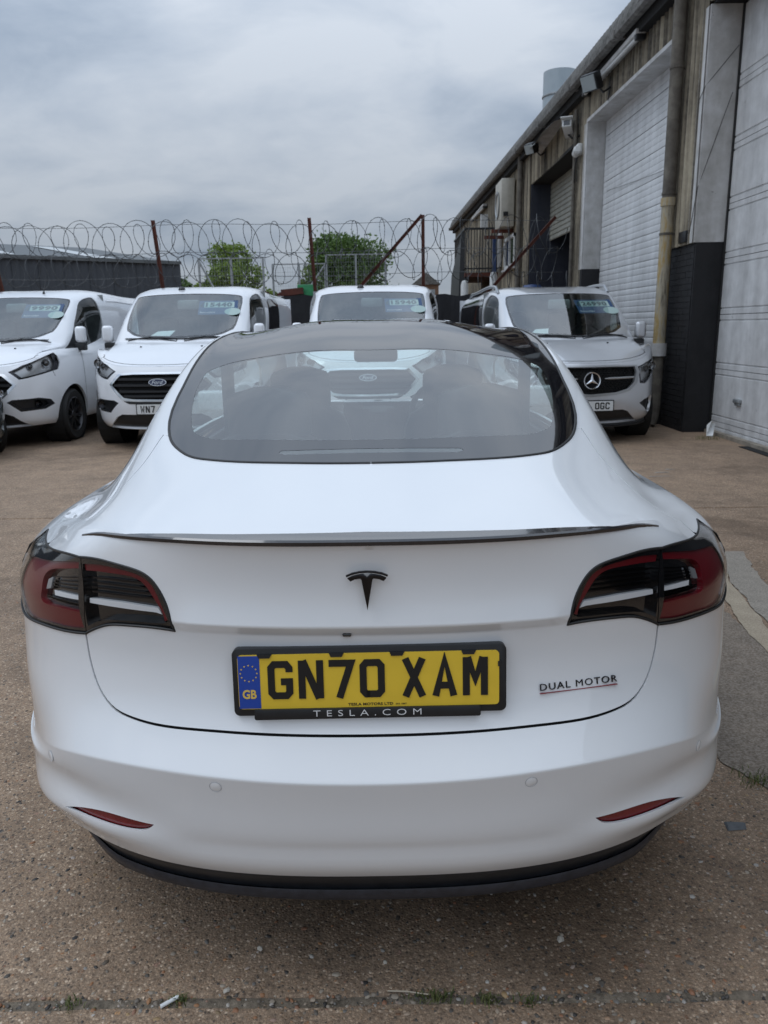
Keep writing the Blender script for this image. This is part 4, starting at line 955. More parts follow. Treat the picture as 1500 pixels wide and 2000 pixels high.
    for sd in (1, -1):
        b = MB(); c = np.array([sd*1.0, 1.28, 1.37])*np.array(k)
        b.cbox(tuple(c), (.14, .11, .215)); mh = b.build('door_mirror', paint, root, bevel=.045, seg=4)
        b = MB(); b.cbox(tuple(c+np.array([-sd*.02, .02, -.16])), (.15, .10, .10)); b.tube([tuple(c+np.array([-sd*.04, .02, -.15])), (sd*.90*k[0], 1.36, 1.20*k[2])], .045, 8); b.build('mirror_arm', M['black'], mh, bevel=.02)
        b = MB(); b.cbox(tuple(c+np.array([0, .052, 0])), (.11, .012, .18)); b.build('mirror_glass', M['chrome'], mh)
        b = MB(); P = [U([sd*4.15], [y])[0]+np.array([sd*.012, 0, -.10]) for y in (1.95, 2.0, 2.05, 2.1)]; b.tube([tuple(p) for p in P], .014, 6); b.build('door_handle', M['black'], root, smooth=True)
        # shut line of the cab door, lower rubbing strip
        b = MB(); sdr = [(T.s_at_y(1.32, 4.), 1.6), (T.s_at_y(1.32, 4.), 6.9)]
        for yy in (1.30, 2.34):
            s_ = SMAX+yy-1.1; P = T(np.full(14, sd*s_), np.linspace(1.0, 7., 14)); b.grid(np.stack([P+np.array([sd*.0015, -.004, 0]), P+np.array([sd*.0015, .004, 0])], 1))
        b.build('door_gap', M['gap'], root)
        s_ = np.linspace(SMAX+.55, SMAX+2.4, 12); b = MB(); P = T(sd*s_, np.full(12, 3.1)); b.grid(np.stack([P+np.array([sd*.0, 0, .05]), P+np.array([sd*.014, 0, .03]), P+np.array([sd*.014, 0, -.03]), P+np.array([sd*.0, 0, -.05])], 1)); b.build('rubbing_strip', M['black'], root)
    b = MB(); b.box(-.80*k[0], .80*k[0], .98, 1.34, .7, 1.19*k[2]); b.cbox((-.38, 1.22, 1.22*k[2]), (.4, .2, .10)); b.build('dashboard', M['interior'] if kind != 'van' else M['vaninterior'], root, bevel=.03)
    b = MB(); b.box(-.90*k[0], .90*k[0], 2.44, 2.47, .3, 1.93*k[2]); b.build('bulkhead', M['greyint'], root)
    for cx in (-.45, .12, .52):
        b = MB(); w_ = .46 if cx != .12 else .36
        cushion(b, cx, w_, .80, 1.40, 2.02, .20, .14, taper=.1); cushion(b, cx, .27, 1.38, 1.58, 2.20, .02, .10); b.box(cx-w_/2, cx+w_/2, 1.65, 2.1, .70, .84); b.build('seat', M['seat'] if kind != 'van' else M['vaninterior'], root, smooth=True)
    b = MB(); sm_ = Matrix.Translation((-.42 if False else .42*-1, 1.46, 1.20*k[2])) @ Matrix.Rotation(R(55), 4, 'X'); b.tube([tuple(sm_ @ Vector((.19*math.cos(2*math.pi*i/28), .19*math.sin(2*math.pi*i/28), 0))) for i in range(28)], .016, 6, closed=True); b.cbox((0, 0, 0), (.36, .06, .03), sm_); b.build('steering_wheel', M['seat'], root, smooth=True)
    p = U([0.], [1.60])[0]; b = MB(); b.cbox(tuple(p+np.array([.0, .05, -.09])), (.30, .08, .13)); b.build('rear_view_mirror', M['greyint'], root, bevel=.03)
    b = MB(); b.box(-.84*k[0], .84*k[0], .55, 4.85, .27, .42); b.build('underfloor', M['gap'], root)
    for y_ in (.935, 3.95):
        for sd in (1, -1):
            mt = Matrix.Translation((sd*.83*k[0], y_, .345)) @ Matrix.Rotation(R(90), 4, 'Y'); b = MB(); b.lathe([(.394, -.14), (.394, .12)], 26, mt); b.lathe([(0, -.14*sd), (.394, -.14*sd)], 26, mt); b.build('wheel_arch', M['gap'], root)
            make_wheel(root, (sd*.862*k[0], y_, .34), .34, .225, sd, M['darkalloy'] if kind == 'van' else M['alloy'], 9)
    b = MB(); P = U([.9], [1.93])[0]; b.tube([tuple(P), tuple(P+np.array([.0, .16, .30]))], [.006, .002], 6); b.lathe([(.022, 0), (.012, .03), (0, .04)], 10, Matrix.Translation(P-np.array([0, 0, .004]))); b.build('aerial', M['black'], root)
    return root, T, U
def dress(root, T, U, kind, plate=None, price=None, lead='', paper=None, tilt=0):
    def on_ws(x, y, up=.012):
        a_ = invert(U, (abs(x)+1e-4, y), (0, 1), (0, 2.3), (.85, 1.72)); p = U([a_[0]], [a_[1]])[0]; p[0] = x; return p
    # number plate
    z = .505 if kind == 'van' else .462; yy = min(T([0.], [3.])[0][1], T([0.], [2.6])[0][1])-.014
    pm_ = frame_mat((0, yy, z), (1, 0, 0), (0, .03, 1))
    b = MB(); b.prism(rrect(.522, .112, .008), 0, .008, pm_); po = b.build('number_plate', M['plwhite'], root)
    if plate:
        b = MB(); plate_text(b, plate, pm_ @ Matrix.Translation((-.219, -.039, 0)), .0095); b.build('registration_letters', M['ink'], po)
    b = MB(); b.prism(rrect(.55, .135, .01), -.012, -.001, pm_); b.build('plate_frame', M['black'], root)
    # price sticker behind the windscreen (upper corner on the picture's right)
    pa, pb = on_ws(.34, 1.42), on_ws(.34, 1.60); up = Vector(pb-pa).normalized()
    wm = frame_mat(tuple(on_ws(.43, 1.27)+np.array([0, .032, .0])), (1, .10, 0), tuple(up)) @ Matrix.Diagonal((1.16, 1.42, 1, 1))
    b = MB(); b.prism([(-.20, .03), (.24, .03), (.24, .26), (-.20, .26)], -.001, .0, wm); st = b.build('price_sticker', M['stkblue'], root)
    b = MB(); b.prism([(-.14, .145), (.20, .145), (.20, .235), (-.14, .235)], 0, .001, wm); b.build('digit_panel', M['stkgreen'], st)
    b = MB(); b.prism([(.235+p[0]*.09-.05, .075+p[1]*.06) for p in [(math.cos(R(20*i)), math.sin(R(20*i))) for i in range(18)]], .0005, .0015, wm); b.build('round_sticker', M['stkgreen'], st)
    b = MB(); text_mb(b, '\u00a3', wm @ Matrix.Translation((-.185, .155, .0)), height=.07, bold=.02, depth=.0015); 
    text_mb(b, price, wm @ Matrix.Translation((-.125, .155, .001)), height=.07, width=.30, bold=.045, spacing=1.1, depth=.0012); b.build('price_digits', M['stkdark'], st)
    b = MB(); text_mb(b, lead, wm @ Matrix.Translation((-.18, .055, .0)), height=.022, width=.17, depth=.0012); b.build('sticker_print', M['whitetxt'], st)
    if paper:
        x, w_ = paper; b = MB(); b.prism([(x-w_/2, .0), (x+w_/2, .02), (x+w_/2+.06, .26), (x-w_/2+.14, .24)], 0, .002, frame_mat((0, 1.00, 1.285 if kind == 'van' else 1.235), (1, 0, 0), (0, .85, .42))); q = b.build('paper_sheet', M['paper'], None); q.location = root.location; q.rotation_euler = root.rotation_euler; tag(q, 'white sheet of paper on the dashboard of the crew van priced 15440' if kind == 'van' else 'white sheet of paper on the dashboard of the silver people carrier', 'paper')
    # maker's badge
    yg = T([0.], [5.])[0][1]
    if kind == 'van':
        bm2 = frame_mat((0, yg-.012, .815), (1, 0, 0), (0, .12, 1)); el = lambda a, b_, n=28: [(a*math.cos(2*math.pi*i/n), b_*math.sin(2*math.pi*i/n)) for i in range(n)]
        b = MB(); b.prism(el(.105, .042), -.03, .006, bm2); eo = b.build('grille_badge', M['chrome'], root)
        b = MB(); b.prism(el(.097, .036), .004, .008, bm2); b.build('badge_field', M['badgeblue'], eo)
        b = MB(); text_mb(b, 'Ford', bm2 @ Matrix.Translation((0, -.021, .008)), width=.135, height=.043, shear=.35, depth=.0012, align='CENTER'); b.build('badge_script', M['chrome'], eo)
    else:
        bm2 = frame_mat((0, yg-.03, .755), (1, 0, 0), (0, .10, 1)); r_ = .098
        b = MB(); b.lathe([(r_, -.03), (r_*1.05, .0), (r_, .012), (r_*.90, .010), (r_*.86, 0), (r_*.86, -.03)], 40, bm2); eo = b.build('grille_badge', M['chrome'], root, smooth=True)
        b = MB(); b.lathe([(0, -.01), (r_*.9, -.01)], 30, bm2); b.build('badge_field', M['gloss'], eo)
        b = MB()
        for k_ in range(3):
            a = R(90+120*k_); d = Vector((math.cos(a), math.sin(a), 0)); n_ = Vector((-d.y, d.x, 0))
            c0 = Vector((0, 0, .016)); tip = d*r_*.92+Vector((0, 0, .006)); l = n_*.016+d*.010*0; 
            e1 = (Vector((math.cos(a+R(60)), math.sin(a+R(60)), 0))*.020); e2 = (Vector((math.cos(a-R(60)), math.sin(a-R(60)), 0))*.020)
            b.add([bm2 @ q for q in (c0, e1+Vector((0, 0, .004)), tip, e2+Vector((0, 0, .004)))], [(0, 2, 1), (0, 3, 2)])
        b.build('star', M['chrome'], eo)
# first van and its copies
vA, T_, U_ = make_van('white_van', 'white panel van at the left, windscreen price 9990, headlight and side in view', 'van', 'van', M['vanwhite'])
vB = copy_tree(vA); vC = copy_tree(vA)
vB['label'] = 'white crew van with dark rear side window, price 15440, plate starting WN7'
vC['label'] = 'white van straight ahead behind the saloon, windscreen price 15940'
for v in (vA, vB, vC): v['group'] = 'white vans parked facing the camera'
vA.location = (-5.06, 8.10, 0); vA.rotation_euler = (0, 0, R(-1.5))
vB.location = (-2.60, 7.80, 0); vB.rotation_euler = (0, 0, R(-1.2))
vC.location = (-.145, 8.05, 0); vC.rotation_euler = (0, 0, R(-1.6))
dress(vA, T_, U_, 'van', None, '9990', 'finance available'); dress(vB, T_, U_, 'van', 'WN70 XAO'[:3]+'0 ' if False else 'WN7', '15440', 'finance available', (-.30, .30)); dress(vC, T_, U_, 'van', None, '15940', 'finance available')
for v in (vB, vC):
    for c in list(v.children):
        if c.name.startswith('aerial'): bpy.data.objects.remove(c)
    b = MB(); b.lathe([(.05, 0), (.04, .025), (.018, .04), (0, .042)], 14, Matrix.Translation(U_([-.6], [2.0])[0])); b.build('roof_beacon', M['black'], v, smooth=True)
for v in (vB,):
    for sd in (1, -1):
        g = Patch(); g.one(sd, U_, [(2.78, 2.62), (2.78, 3.42), (2.9, 3.5), (3.9, 3.5), (4.02, 3.42), (4.02, 2.62), (3.9, 2.54), (2.9, 2.54)], step=.08, sc=(.26, 1.), off=.003, skirt=.006); g.build('crew_window', M['privacy'], v)
for v in (vA, vC):
    for sd in (1, -1):
        b = MB()
        for q0, q1, r0, r1 in ((2.72, 2.76, 2.62, 3.75), (2.72, 2.76, 3.9, 4.8)):
            P = U_(np.full(10, sd*2.75), np.linspace(r0, r1, 10)); b.tube([tuple(p) for p in P], .012, 6)
        b.build('pressed_rib', M['vanwhite'], v, smooth=True)
vV, TV, UV = make_van('silver_people_carrier', 'silver people carrier with roof rails and star badge beside the wall', 'people carrier', 'mpv', M['silver'])
[bpy.data.objects.remove(c) for c in list(vV.children) if c.name.startswith('aerial')]
vV.location = (2.47, 7.78, 0); vV.rotation_euler = (0, 0, R(1.6))
dress(vV, TV, UV, 'mpv', None, '26990', 'finance available', (-.42, .26))
b = MB(); pmV = frame_mat((0, min(TV([0.], [3.])[0][1], TV([0.], [2.6])[0][1])-.014, .462), (1, 0, 0), (0, .03, 1)); plate_text(b, 'OGC', pmV @ Matrix.Translation((.047, -.039, 0)), .0095); b.build('registration_letters', M['ink'], [c for c in vV.children if c.name.startswith('number_plate')][0])
for sd in (1, -1):
    b = MB(); P = UV(np.full(14, sd*2.30), np.linspace(1.98, 4.6, 14))+np.array([0, 0, .055]); P[0, 2] -= .06; P[-1, 2] -= .06; b.tube([tuple(p) for p in P], .022, 8); b.build('roof_rail', M['silverpl'], vV, smooth=True)
    g = Patch(); g.one(sd, UV, [(2.75, 2.50), (2.75, 4.6), (2.95, 4.72), (3.95, 4.72), (4.02, 4.6), (4.02, 2.50), (3.9, 2.42), (2.9, 2.42)], step=.08, sc=(.26, 1.), off=.003, skirt=.006); g.build('rear_side_window', M['privacy'], vV)
# dark car at the far left edge of the view
vD, TD, UD = make_van('dark_car', 'dark grey green car cut off by the left edge of the picture', 'car', 'mpv', M['darkpaint'])
vD.scale = (.92, .86, .80); vD.location = (-4.58, 6.9, 0); vD.rotation_euler = (0, 0, R(55))

# ------------------------------------------------------------------ workshop building on the right
def wx(y, off=0.): return 3.95-.02*(y-8.5)+off
def wallmat():
    t = NT('weathered cement cladding'); p = t.obj()
    st = t.noise(t.mapping(p, (1, 6.5, .28)), 1.5, 6, .62); big = t.noise(p, .5, 4); fine = t.noise(p, 14, 5)
    base = t.ramp(st, (.28, (.045, .038, .032)), (.40, (.16, .135, .098)), (.52, (.33, .28, .20)), (.70, (.43, .38, .28)))
    z = t.n.new('ShaderNodeSeparateXYZ'); t.l.new(p, z.inputs[0])
    soot = t.ramp(t.math('ADD', t.math('MULTIPLY', st, .7), t.math('MULTIPLY', big, .5)), (.50, (.16, .15, .14)), (.70, (1, 1, 1)))
    c = t.mix(1., base, soot, 'MULTIPLY'); c = t.mix(.25, c, t.ramp(fine, (.3, (.1, .09, .08)), (.7, (.42, .38, .3))))
    t.set(Base_Color=c, Roughness=.9, Normal=t.bump(fine, .4, .01)); return t.m
def roofmat():
    t = NT('mossy fibre cement roof'); p = t.obj(); a = t.noise(p, 1.3, 6, .65); b = t.noise(p, 9, 5, .7)
    c = t.mix(.55, t.ramp(a, (.3, (.06, .056, .052)), (.55, (.15, .145, .14)), (.75, (.22, .215, .21))), t.ramp(b, (.35, (.04, .04, .034)), (.65, (.24, .235, .22))))
    t.set(Base_Color=c, Roughness=.92, Normal=t.bump(b, .5, .02)); return t.m
def paintmat(name, col, dirt, rough=.55, streak=.6, chips=0.):
    t = NT(name); p = t.obj(); s_ = t.noise(t.mapping(p, (2.2, 2.2, .30)), 1.6, 6, .62); f = t.noise(p, 5.5, 6, .6); g = t.noise(p, 40, 3)
    k = t.math('ADD', t.math('MULTIPLY', s_, streak), t.math('MULTIPLY', f, 1-streak))
    c = t.ramp(k, (.32, dirt), (.50, tuple((a+b)/2*1.06 for a, b in zip(col, dirt))), (.60, col))
    if chips: c = t.mix(t.ramp(t.noise(p, 7, 8, .7), (.66, 0.), (.68, chips)), c, (.12, .11, .10))
    t.set(Base_Color=c, Roughness=t.math('ADD', t.math('MULTIPLY', g, .2), rough-.1), Normal=t.bump(f, .12, .01)); return t.m
M['clad'] = wallmat(); M['roof'] = roofmat()
M['shutter'] = paintmat('pale grey shutter paint', (.66, .67, .68), (.46, .465, .47), .5, .7)
M['sectional'] = paintmat('pale sectional door paint', (.66, .665, .67), (.40, .40, .40), .5, .6, .35)
M['oldwhite'] = paintmat('old white painted steel', (.58, .58, .58), (.34, .33, .31), .55, .5, .7)
M['blackpaint'] = paintmat('black masonry paint', (.0045, .0045, .006), (.012, .012, .014), .7)
M['navy'] = paintmat('navy jamb paint', (.016, .020, .035), (.035, .038, .05), .6)
M['pipegrey'] = paintmat('asbestos downpipe', (.17, .155, .13), (.06, .052, .045), .9, .3)
M['pipeold'] = None
def pipemat():
    t = NT('ochre stained pipe'); p = t.obj(); s_ = t.noise(t.mapping(p, (3, 3, .5)), 3, 6, .65); f = t.noise(p, 16, 5)
    c = t.ramp(s_, (.34, (.10, .085, .06)), (.48, (.38, .34, .26)), (.58, (.36, .25, .09)), (.70, (.46, .43, .36)))
    t.set(Base_Color=c, Roughness=.85, Normal=t.bump(f, .3, .01)); return t.m
M['pipeold'] = pipemat()
M['galv'] = plain('galvanised steel', (.33, .35, .36), .45, .6, vary=.2, vscale=8)
M['rust'] = paintmat('rusty red oxide steel', (.12, .035, .022), (.06, .022, .016), .85, .3)
M['wire'] = plain('dull razor wire', (.085, .09, .095), .5, .5, vary=.3, vscale=20)
M['sill'] = plain('worn concrete sill', (.25, .22, .18), .9, vary=.3, vscale=9)
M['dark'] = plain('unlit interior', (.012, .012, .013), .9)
M['whitepl'] = plain('white plastic housing', (.62, .63, .62), .4, vary=.08, vscale=12)
M['bluepaint'] = paintmat('blue painted steel', (.02, .06, .20), (.03, .05, .11), .5)
M['beigesh'] = paintmat('beige shutter', (.36, .36, .31), (.22, .22, .19), .5)
bl = thing('workshop_building', 'long weathered workshop with big shutter doors along the right side', 'building', (4.0, 14., 0))
BO = (4.0, 14., 0)
D1a, D1b, D1t = 9.63, 13.85, 4.94       # first shutter opening
D2a, D2b = 4.45, 8.76                   # near sectional door opening
D3a, D3b, D3t = 14.75, 18.75, 4.72      # far dark doorway
EAVE = 5.60; YN, YF = -4.0, 35.0
def corr(y0, y1, z0, z1, name, pitch=.145, amp=.022):
    b = MB(BO); n = max(2, int((y1-y0)/pitch*6)); Y = np.linspace(y0, y1, n+1); ph = np.cos(2*math.pi*Y/pitch)*amp
    b.grid(np.array([[(wx(y)-.02+p, y, z) for y, p in zip(Y, ph)] for z in (z0, (z0+z1)/2, z1)]))
    b.box(wx((y0+y1)/2)+.05, wx((y0+y1)/2)+.16, y0+.002, y1-.002, z0, z1); return b.build(name, M['clad'], bl, smooth=True, auto=R(60))
sheets = [(D1a-.86, D1a-.02, 2.36, EAVE), (D1b+.02, D3a-.02, 0, EAVE), (D3b+.04, 21.2, 0, EAVE), (21.2, 25.4, 0, EAVE), (25.4, 30., 0, EAVE), (30., YF, 0, EAVE)]
for y in (D1a, 11.03, 12.44): sheets.append((y, y+1.405, D1t+.06, EAVE))
for y in (D3a, D3a+1.335, D3a+2.67): sheets.append((y, y+1.33, D3t, EAVE))
for y in (D2a, D2a+1.44, D2a+2.88): sheets.append((y, y+1.43, 5.02, EAVE))
for y in (-4., -1.2, 1.6): sheets.append((y, y+2.79, 2.36, EAVE))
for s_ in sheets: corr(*s_, 'cladding_sheet')
# curved fibre-cement eaves and roof: one sheet per bay
def roof_sheet(y0, y1):
    b = MB(BO); n = int((y1-y0)/.15*5); Y = np.linspace(y0, y1, n+1); ph = np.cos(2*math.pi*Y/.15)
    prof = [(-.26, 5.60), (-.27, 5.70), (-.235, 5.83), (-.16, 5.95), (-.05, 6.04), (.12, 6.10), (.5, 6.19), (3., 6.75)]
    b.grid(np.array([[(wx(y)+x+.010*p*(-1 if i < 4 else 0), y, z+(.018*p if i >= 3 else 0)) for y, p in zip(Y, ph)] for i, (x, z) in enumerate(prof)])); return b.build('roof_sheet', M['roof'], bl, smooth=True, auto=R(70))
for y in np.arange(YN, YF-.1, 1.95): roof_sheet(y, min(y+1.975, YF+.25))
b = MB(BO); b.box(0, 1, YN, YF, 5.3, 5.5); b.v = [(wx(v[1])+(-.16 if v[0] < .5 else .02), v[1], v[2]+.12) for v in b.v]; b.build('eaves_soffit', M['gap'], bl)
for y in np.arange(YN, YF-.1, 2.6):
    b = MB(BO); y1 = min(y+2.59, YF); pr = [(-.325, 5.635), (-.325, 5.575), (-.285, 5.54), (-.21, 5.54), (-.165, 5.575), (-.16, 5.62)]; b.grid(np.array([[(wx(yy)+x, yy, z) for x, z in pr] for yy in (y, y1)])); b.grid(np.array([[(wx(yy)+x+.004, yy, z+.004) for x, z in pr[::-1]] for yy in (y, y1)]))
    b.cbox((wx(y1)-.245, y1-.05, 5.59), (.185, .09, .11)); b.build('gutter', M['roof'], bl)
b = MB(BO); b.add([(wx(YF)+.1, YF, 0), (12, YF, 0), (12, YF, 7.), (7, YF, 6.75), (wx(YF)+.1, YF, 6.1)], [(0, 1, 2, 3, 4)]); b.add([(wx(YN)+.1, YN, 0), (12, YN, 0), (12, YN, 7.), (7, YN, 6.75), (wx(YN)+.1, YN, 6.1)], [(4, 3, 2, 1, 0)]); b.build('end_wall', M['clad'], bl)
# piers: bricks below (painted black), steel-clad above
def brick_pier(y0, y1, x_in, z1, nm='pier_base'):
    """face parallel to the wall with brick courses, plus the reveal of the doorway"""
    b = MB(BO); b.box(wx(y0)+.006, x_in-.004, y0+.012, y1-.012, 0, z1); core = b.build(nm, M['blackpaint'], bl)
    me = None; z = 0.005; c = 0
    while z < z1-.03:
        h = min(.0695, z1-z-.004); yy = y0-(.1125 if c % 2 else 0)
        while yy < y1-.02:
            a, e_ = max(yy+.003, y0+.002), min(yy+.2225, y1-.002)
            if e_-a > .03:
                q = MB(BO); dx = rng.uniform(-.003, .003); q.box(wx(y0)-.004+dx, wx(y0)+.028, a, e_, z, z+h); q.build('brick', M['blackpaint'], core)
            yy += .225
        z += .075; c += 1
    return core
brick_pier(D2b+.02, D1a-.03, 4.26, 2.36)
b = MB(BO); b.box(wx(8.8)+.004, 4.30, D2b-.012, D2b+.03, .0, 2.36); b.build('door_reveal', M['blackpaint'], bl)
# near doorway: pale steel jamb and strip above the black base
b = MB(BO); b.box(wx(8.8)-.025, 4.30, D2b-.014, D2b+.02, 2.364, 4.99); b.build('door_jamb', M['oldwhite'], bl)
b = MB(BO); b.box(wx(8.8)-.03, wx(8.8)-.002, D2b+.022, D2b+.20, 2.366, 4.99); b.build('jamb_strip', M['oldwhite'], bl)
b = MB(BO); b.box(wx(7)-.03, 4.34, D2a, D2b-.016, 4.99, 5.06); b.build('door_head', M['gap'], bl)
b = MB(BO); b.box(wx(6)-.02, 4.30, D2a-.3, D2a, 0, 5.0); b.build('door_jamb', M['oldwhite'], bl)
b = MB(BO); b.box(wx(0)-.01, wx(0)+.2, YN, D2a-.32, 0, 2.34); b.build('pier_base', M['blackpaint'], bl)
b = MB(BO); b.box(4.285, 4.338, D2b-.043, D2b-.016, 0, 4.985); b.build('door_seal', M['trim'], bl)
# near sectional door: separate panels with pressed ribs
sd_ = thing('sectional_door', 'pale sectional overhead door nearest the camera, handle low down, at the right edge', 'garage door', (4.31, 6.6, 0))
zs = [.02, .16, .82, 1.49, 2.16, 2.80, 3.48, 4.16, 4.98]
for i in range(len(zs)-1):
    b = MB((4.31, 6.6, 0)); z0, z1 = zs[i]+.002, zs[i+1]-.002
    prof = [(.03, z0), (0, z0+.002)]
    if i > 0: prof += [(0, z0+.06), (.012, z0+.066), (.012, z0+.078), (0, z0+.084)]
    if i < 7: prof += [(0, z1-.084), (.012, z1-.078), (.012, z1-.066), (0, z1-.06)]
    prof += [(0, z1-.002), (.03, z1)]
    b.grid(np.array([[(4.305+x-.0*(yy-8.7), yy, z) for x, z in prof] for yy in (D2b-.045, 7.4, 6.1, D2a+.01)])); b.build('door_panel', M['sectional'], sd_)
b = MB((4.31, 6.6, 0)); b.box(4.34, 4.36, D2a, D2b+.3, 0, 5.05); b.build('door_backing', M['gap'], sd_)
b = MB((4.31, 6.6, 0)); b.cbox((4.28, 7.98, .47), (.05, .15, .05)); b.cbox((4.288, 7.98, .43), (.04, .12, .03)); b.build('handle', M['galv'], sd_, bevel=.012)
b = MB((4.31, 6.6, 0)); b.box(4.22, 4.303, D2a+.05, D2b-.045, .0, .045); b.build('threshold', M['sill'], sd_)
b = MB((4.31, 6.6, 0)); b.box(4.10, 4.21, 6.0, 7.45, .003, .008); b.build('drain_grate', M['gap'], sd_)
b = MB((4.31, 6.6, 0))
for j in range(8): b.box(4.298, 4.3035, 7.35-.1*j-.05, 7.35-.1*j, 2.83, 2.90)
b.build('vent_slot', M['trim'], sd_)
# first roller shutter in its deep reveal
rs = thing('roller_shutter', 'closed pale grey ribbed roller shutter door behind the silver people carrier', 'shutter door', (4.24, 11.7, 0))
z = .01; i = 0
while z < 4.90:
    b = MB((4.24, 11.7, 0)); h = .0975
    prof = [(-.0105, z), (-.0135, z+.010), (-.0145, z+.030), (-.0145, z+h-.03), (-.0135, z+h-.010), (-.0105, z+h-.002)]
    if i % 4 == 3: prof = [(-.0105, z), (-.0135, z+.010), (-.0145, z+.03), (-.0145, z+h-.018), (-.011, z+h-.010), (-.002, z+h-.003)]
    b.grid(np.array([[(4.235-.02*(yy-9.63)+x, yy, zz) for x, zz in prof] for yy in (D1a+.05, D1b-.05)])); b.build('slat', M['shutter'], rs, smooth=True, auto=R(50)); z += h; i += 1
b = MB((4.24, 11.7, 0)); b.box(4.27, 4.29, D1a, D1b, 0, 4.95); b.build('shutter_backing', M['gap'], rs)
x0 = wx(11.7)
b = MB(BO); b.box(wx(D1a)-.035, 4.25, D1a-.028, D1a+.0, 0, 2.36); b.build('door_jamb', M['blackpaint'], bl)
b = MB(BO); b.box(wx(D1a)-.035, 4.25, D1a-.028, D1a+.0, 2.364, D1t+.05); b.build('door_jamb', M['oldwhite'], bl)
b = MB(BO); b.box(wx(D1b)-.035, 4.18, D1b-.03, D1b+.03, 2.404, D1t); b.box(wx(D1b)-.04, wx(D1b)-.032, D1b-.03, D1b+.20, 2.404, D1t); b.build('door_jamb', M['oldwhite'], bl)
b = MB(BO); b.box(wx(D1b)-.037, 4.18, D1b-.032, D1b+.20, 0, 2.40); b.build('door_jamb', M['blackpaint'], bl)
b = MB(BO); b.v = []; b.box(0, 1, D1a-.03, D1b+.03, D1t, D1t+.055); b.v = [(wx(v[1])-.045 if v[0] < .5 else 4.2, v[1], v[2]) for v in b.v]; b.build('door_head', M['oldwhite'], bl)
# far doorway: navy jamb, half-raised shutter, dark inside
b = MB(BO); b.box(wx(D3b)-.02, 4.75, D3b-.02, D3b+.03, 0, D3t); b.build('door_jamb', M['navy'], bl)
b = MB(BO); b.box(wx(D3a)-.02, 4.6, D3a-.025, D3a+.02, 0, D3t); b.build('door_jamb', M['navy'], bl)
b = MB(BO); b.box(wx(17)-.01, 4.6, D3a, D3b, D3t-.01, D3t+.05); b.build('door_head', M['gap'], bl)
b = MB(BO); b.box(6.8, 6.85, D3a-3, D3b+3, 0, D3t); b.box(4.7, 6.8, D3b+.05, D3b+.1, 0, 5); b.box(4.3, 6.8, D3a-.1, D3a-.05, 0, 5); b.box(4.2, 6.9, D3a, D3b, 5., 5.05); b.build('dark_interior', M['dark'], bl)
rs2 = thing('roller_shutter', 'beige roller shutter raised halfway over the dark far doorway', 'shutter door', (4.25, 16.7, 3.4))
z = 3.40
while z < 4.74:
    b = MB((4.25, 16.7, 3.4)); b.grid(np.array([[(4.25-.02*(yy-16.7)+x, yy, zz) for x, zz in ((.004, z), (-.014, z+.02), (-.014, z+.085), (.004, z+.105))] for yy in (D3a+.03, D3b-.03)])); b.build('slat', M['beigesh'], rs2, smooth=True); z += .108
# downpipes
def pipe(nm, lab, y, z1, r, col, low=None):
    x = wx(y)-.055-r; o = (x, y, 0); t = thing(nm, lab, 'downpipe', o)
    b = MB(o); b.cyl((x, y, 2.9 if low else 0), (x, y, z1), r, 16); b.build('upper_pipe', col, t, smooth=True)
    if low:
        b = MB(o); b.cyl((x, y, 1.02), (x, y, 2.9), r*.98, 16); b.build('middle_pipe', low, t, smooth=True)
        b = MB(o); b.cyl((x, y, .96), (x, y, 1.13), r*1.28, 16); b.build('pipe_socket', M['oldwhite'], t, smooth=True)
        b = MB(o); b.cyl((x, y, 2.88), (x, y, 2.98), r*1.15, 16); b.build('pipe_socket', M['pipeold'], t, smooth=True)
        b = MB(o); b.tube([(x, y, 1.0), (x, y, .30), (x-.02, y-.03, .16), (x-.07, y-.05, .03)], r*.92, 14); b.build('lower_pipe', M['pipegrey'], t, smooth=True)
        for zz in (3.02, 2.52, 4.5):
            b = MB(o); b.cyl((x, y, zz), (x, y, zz+.028), r*1.1, 16); b.box(x, wx(y), y-.02, y+.02, zz, zz+.028); b.build('pipe_clip', M['pipegrey'], t)
    return t
pipe('downpipe', 'thick stained downpipe on the black brick pier between the two nearest doors', 9.40, 5.6, .082, M['pipegrey'], M['pipeold'])
pipe('downpipe', 'thin pale downpipe beside the far dark doorway', 19.65, 5.6, .07, M['pipegrey'])
pipe('downpipe', 'thin downpipe on the wall between closed shutter and dark doorway', 14.45, 5.3, .035, M['pipegrey'])
b = MB((wx(9.05), 9.05, 0)); b.cbox((wx(9.05)-.03, 9.08, 2.46), (.05, .24, .14)); b.build('junction_box', M['black'], None, bevel=.01); jb = bpy.data.objects['junction_box']; jb.location = (wx(9.05), 9.05, 0); tag(jb, 'small black box fixed at the top of the black brick pier', 'junction box')
# cables sagging over the jamb and shutter
for nm, pts, lab in (('cable', [(wx(8.9)-.04, 8.9, 3.98), (wx(8.8)-.03, 8.75, 4.12), (4.27, D2b-.03, 4.55)], 'thin dark cable crossing the white jamb up to the near door'),
                     ('cable', [(wx(8.95)-.035, 8.93, 2.40), (wx(8.8)-.03, 8.75, 3.0), (4.24, D2b-.03, 4.05)], 'thin dark cable running down the face of the white jamb'),
                     ('cable', [(wx(D1a)-.05, D1a-.02, 3.72), (4.18, 10.6, 3.55), (4.16, 11.9, 3.62), (4.12, 13.5, 3.72)], 'thin cable sagging across the closed grey shutter')):
    b = MB(); P = [Vector(p) for p in pts]; L = []
    for i in range(len(P)-1):
        for j in range(6): L.append(P[i].lerp(P[i+1], j/6))
    L.append(P[-1]); b.tube(L, .0035, 5); tag(b.build(nm, M['trim'], None, smooth=True), lab, 'cable')
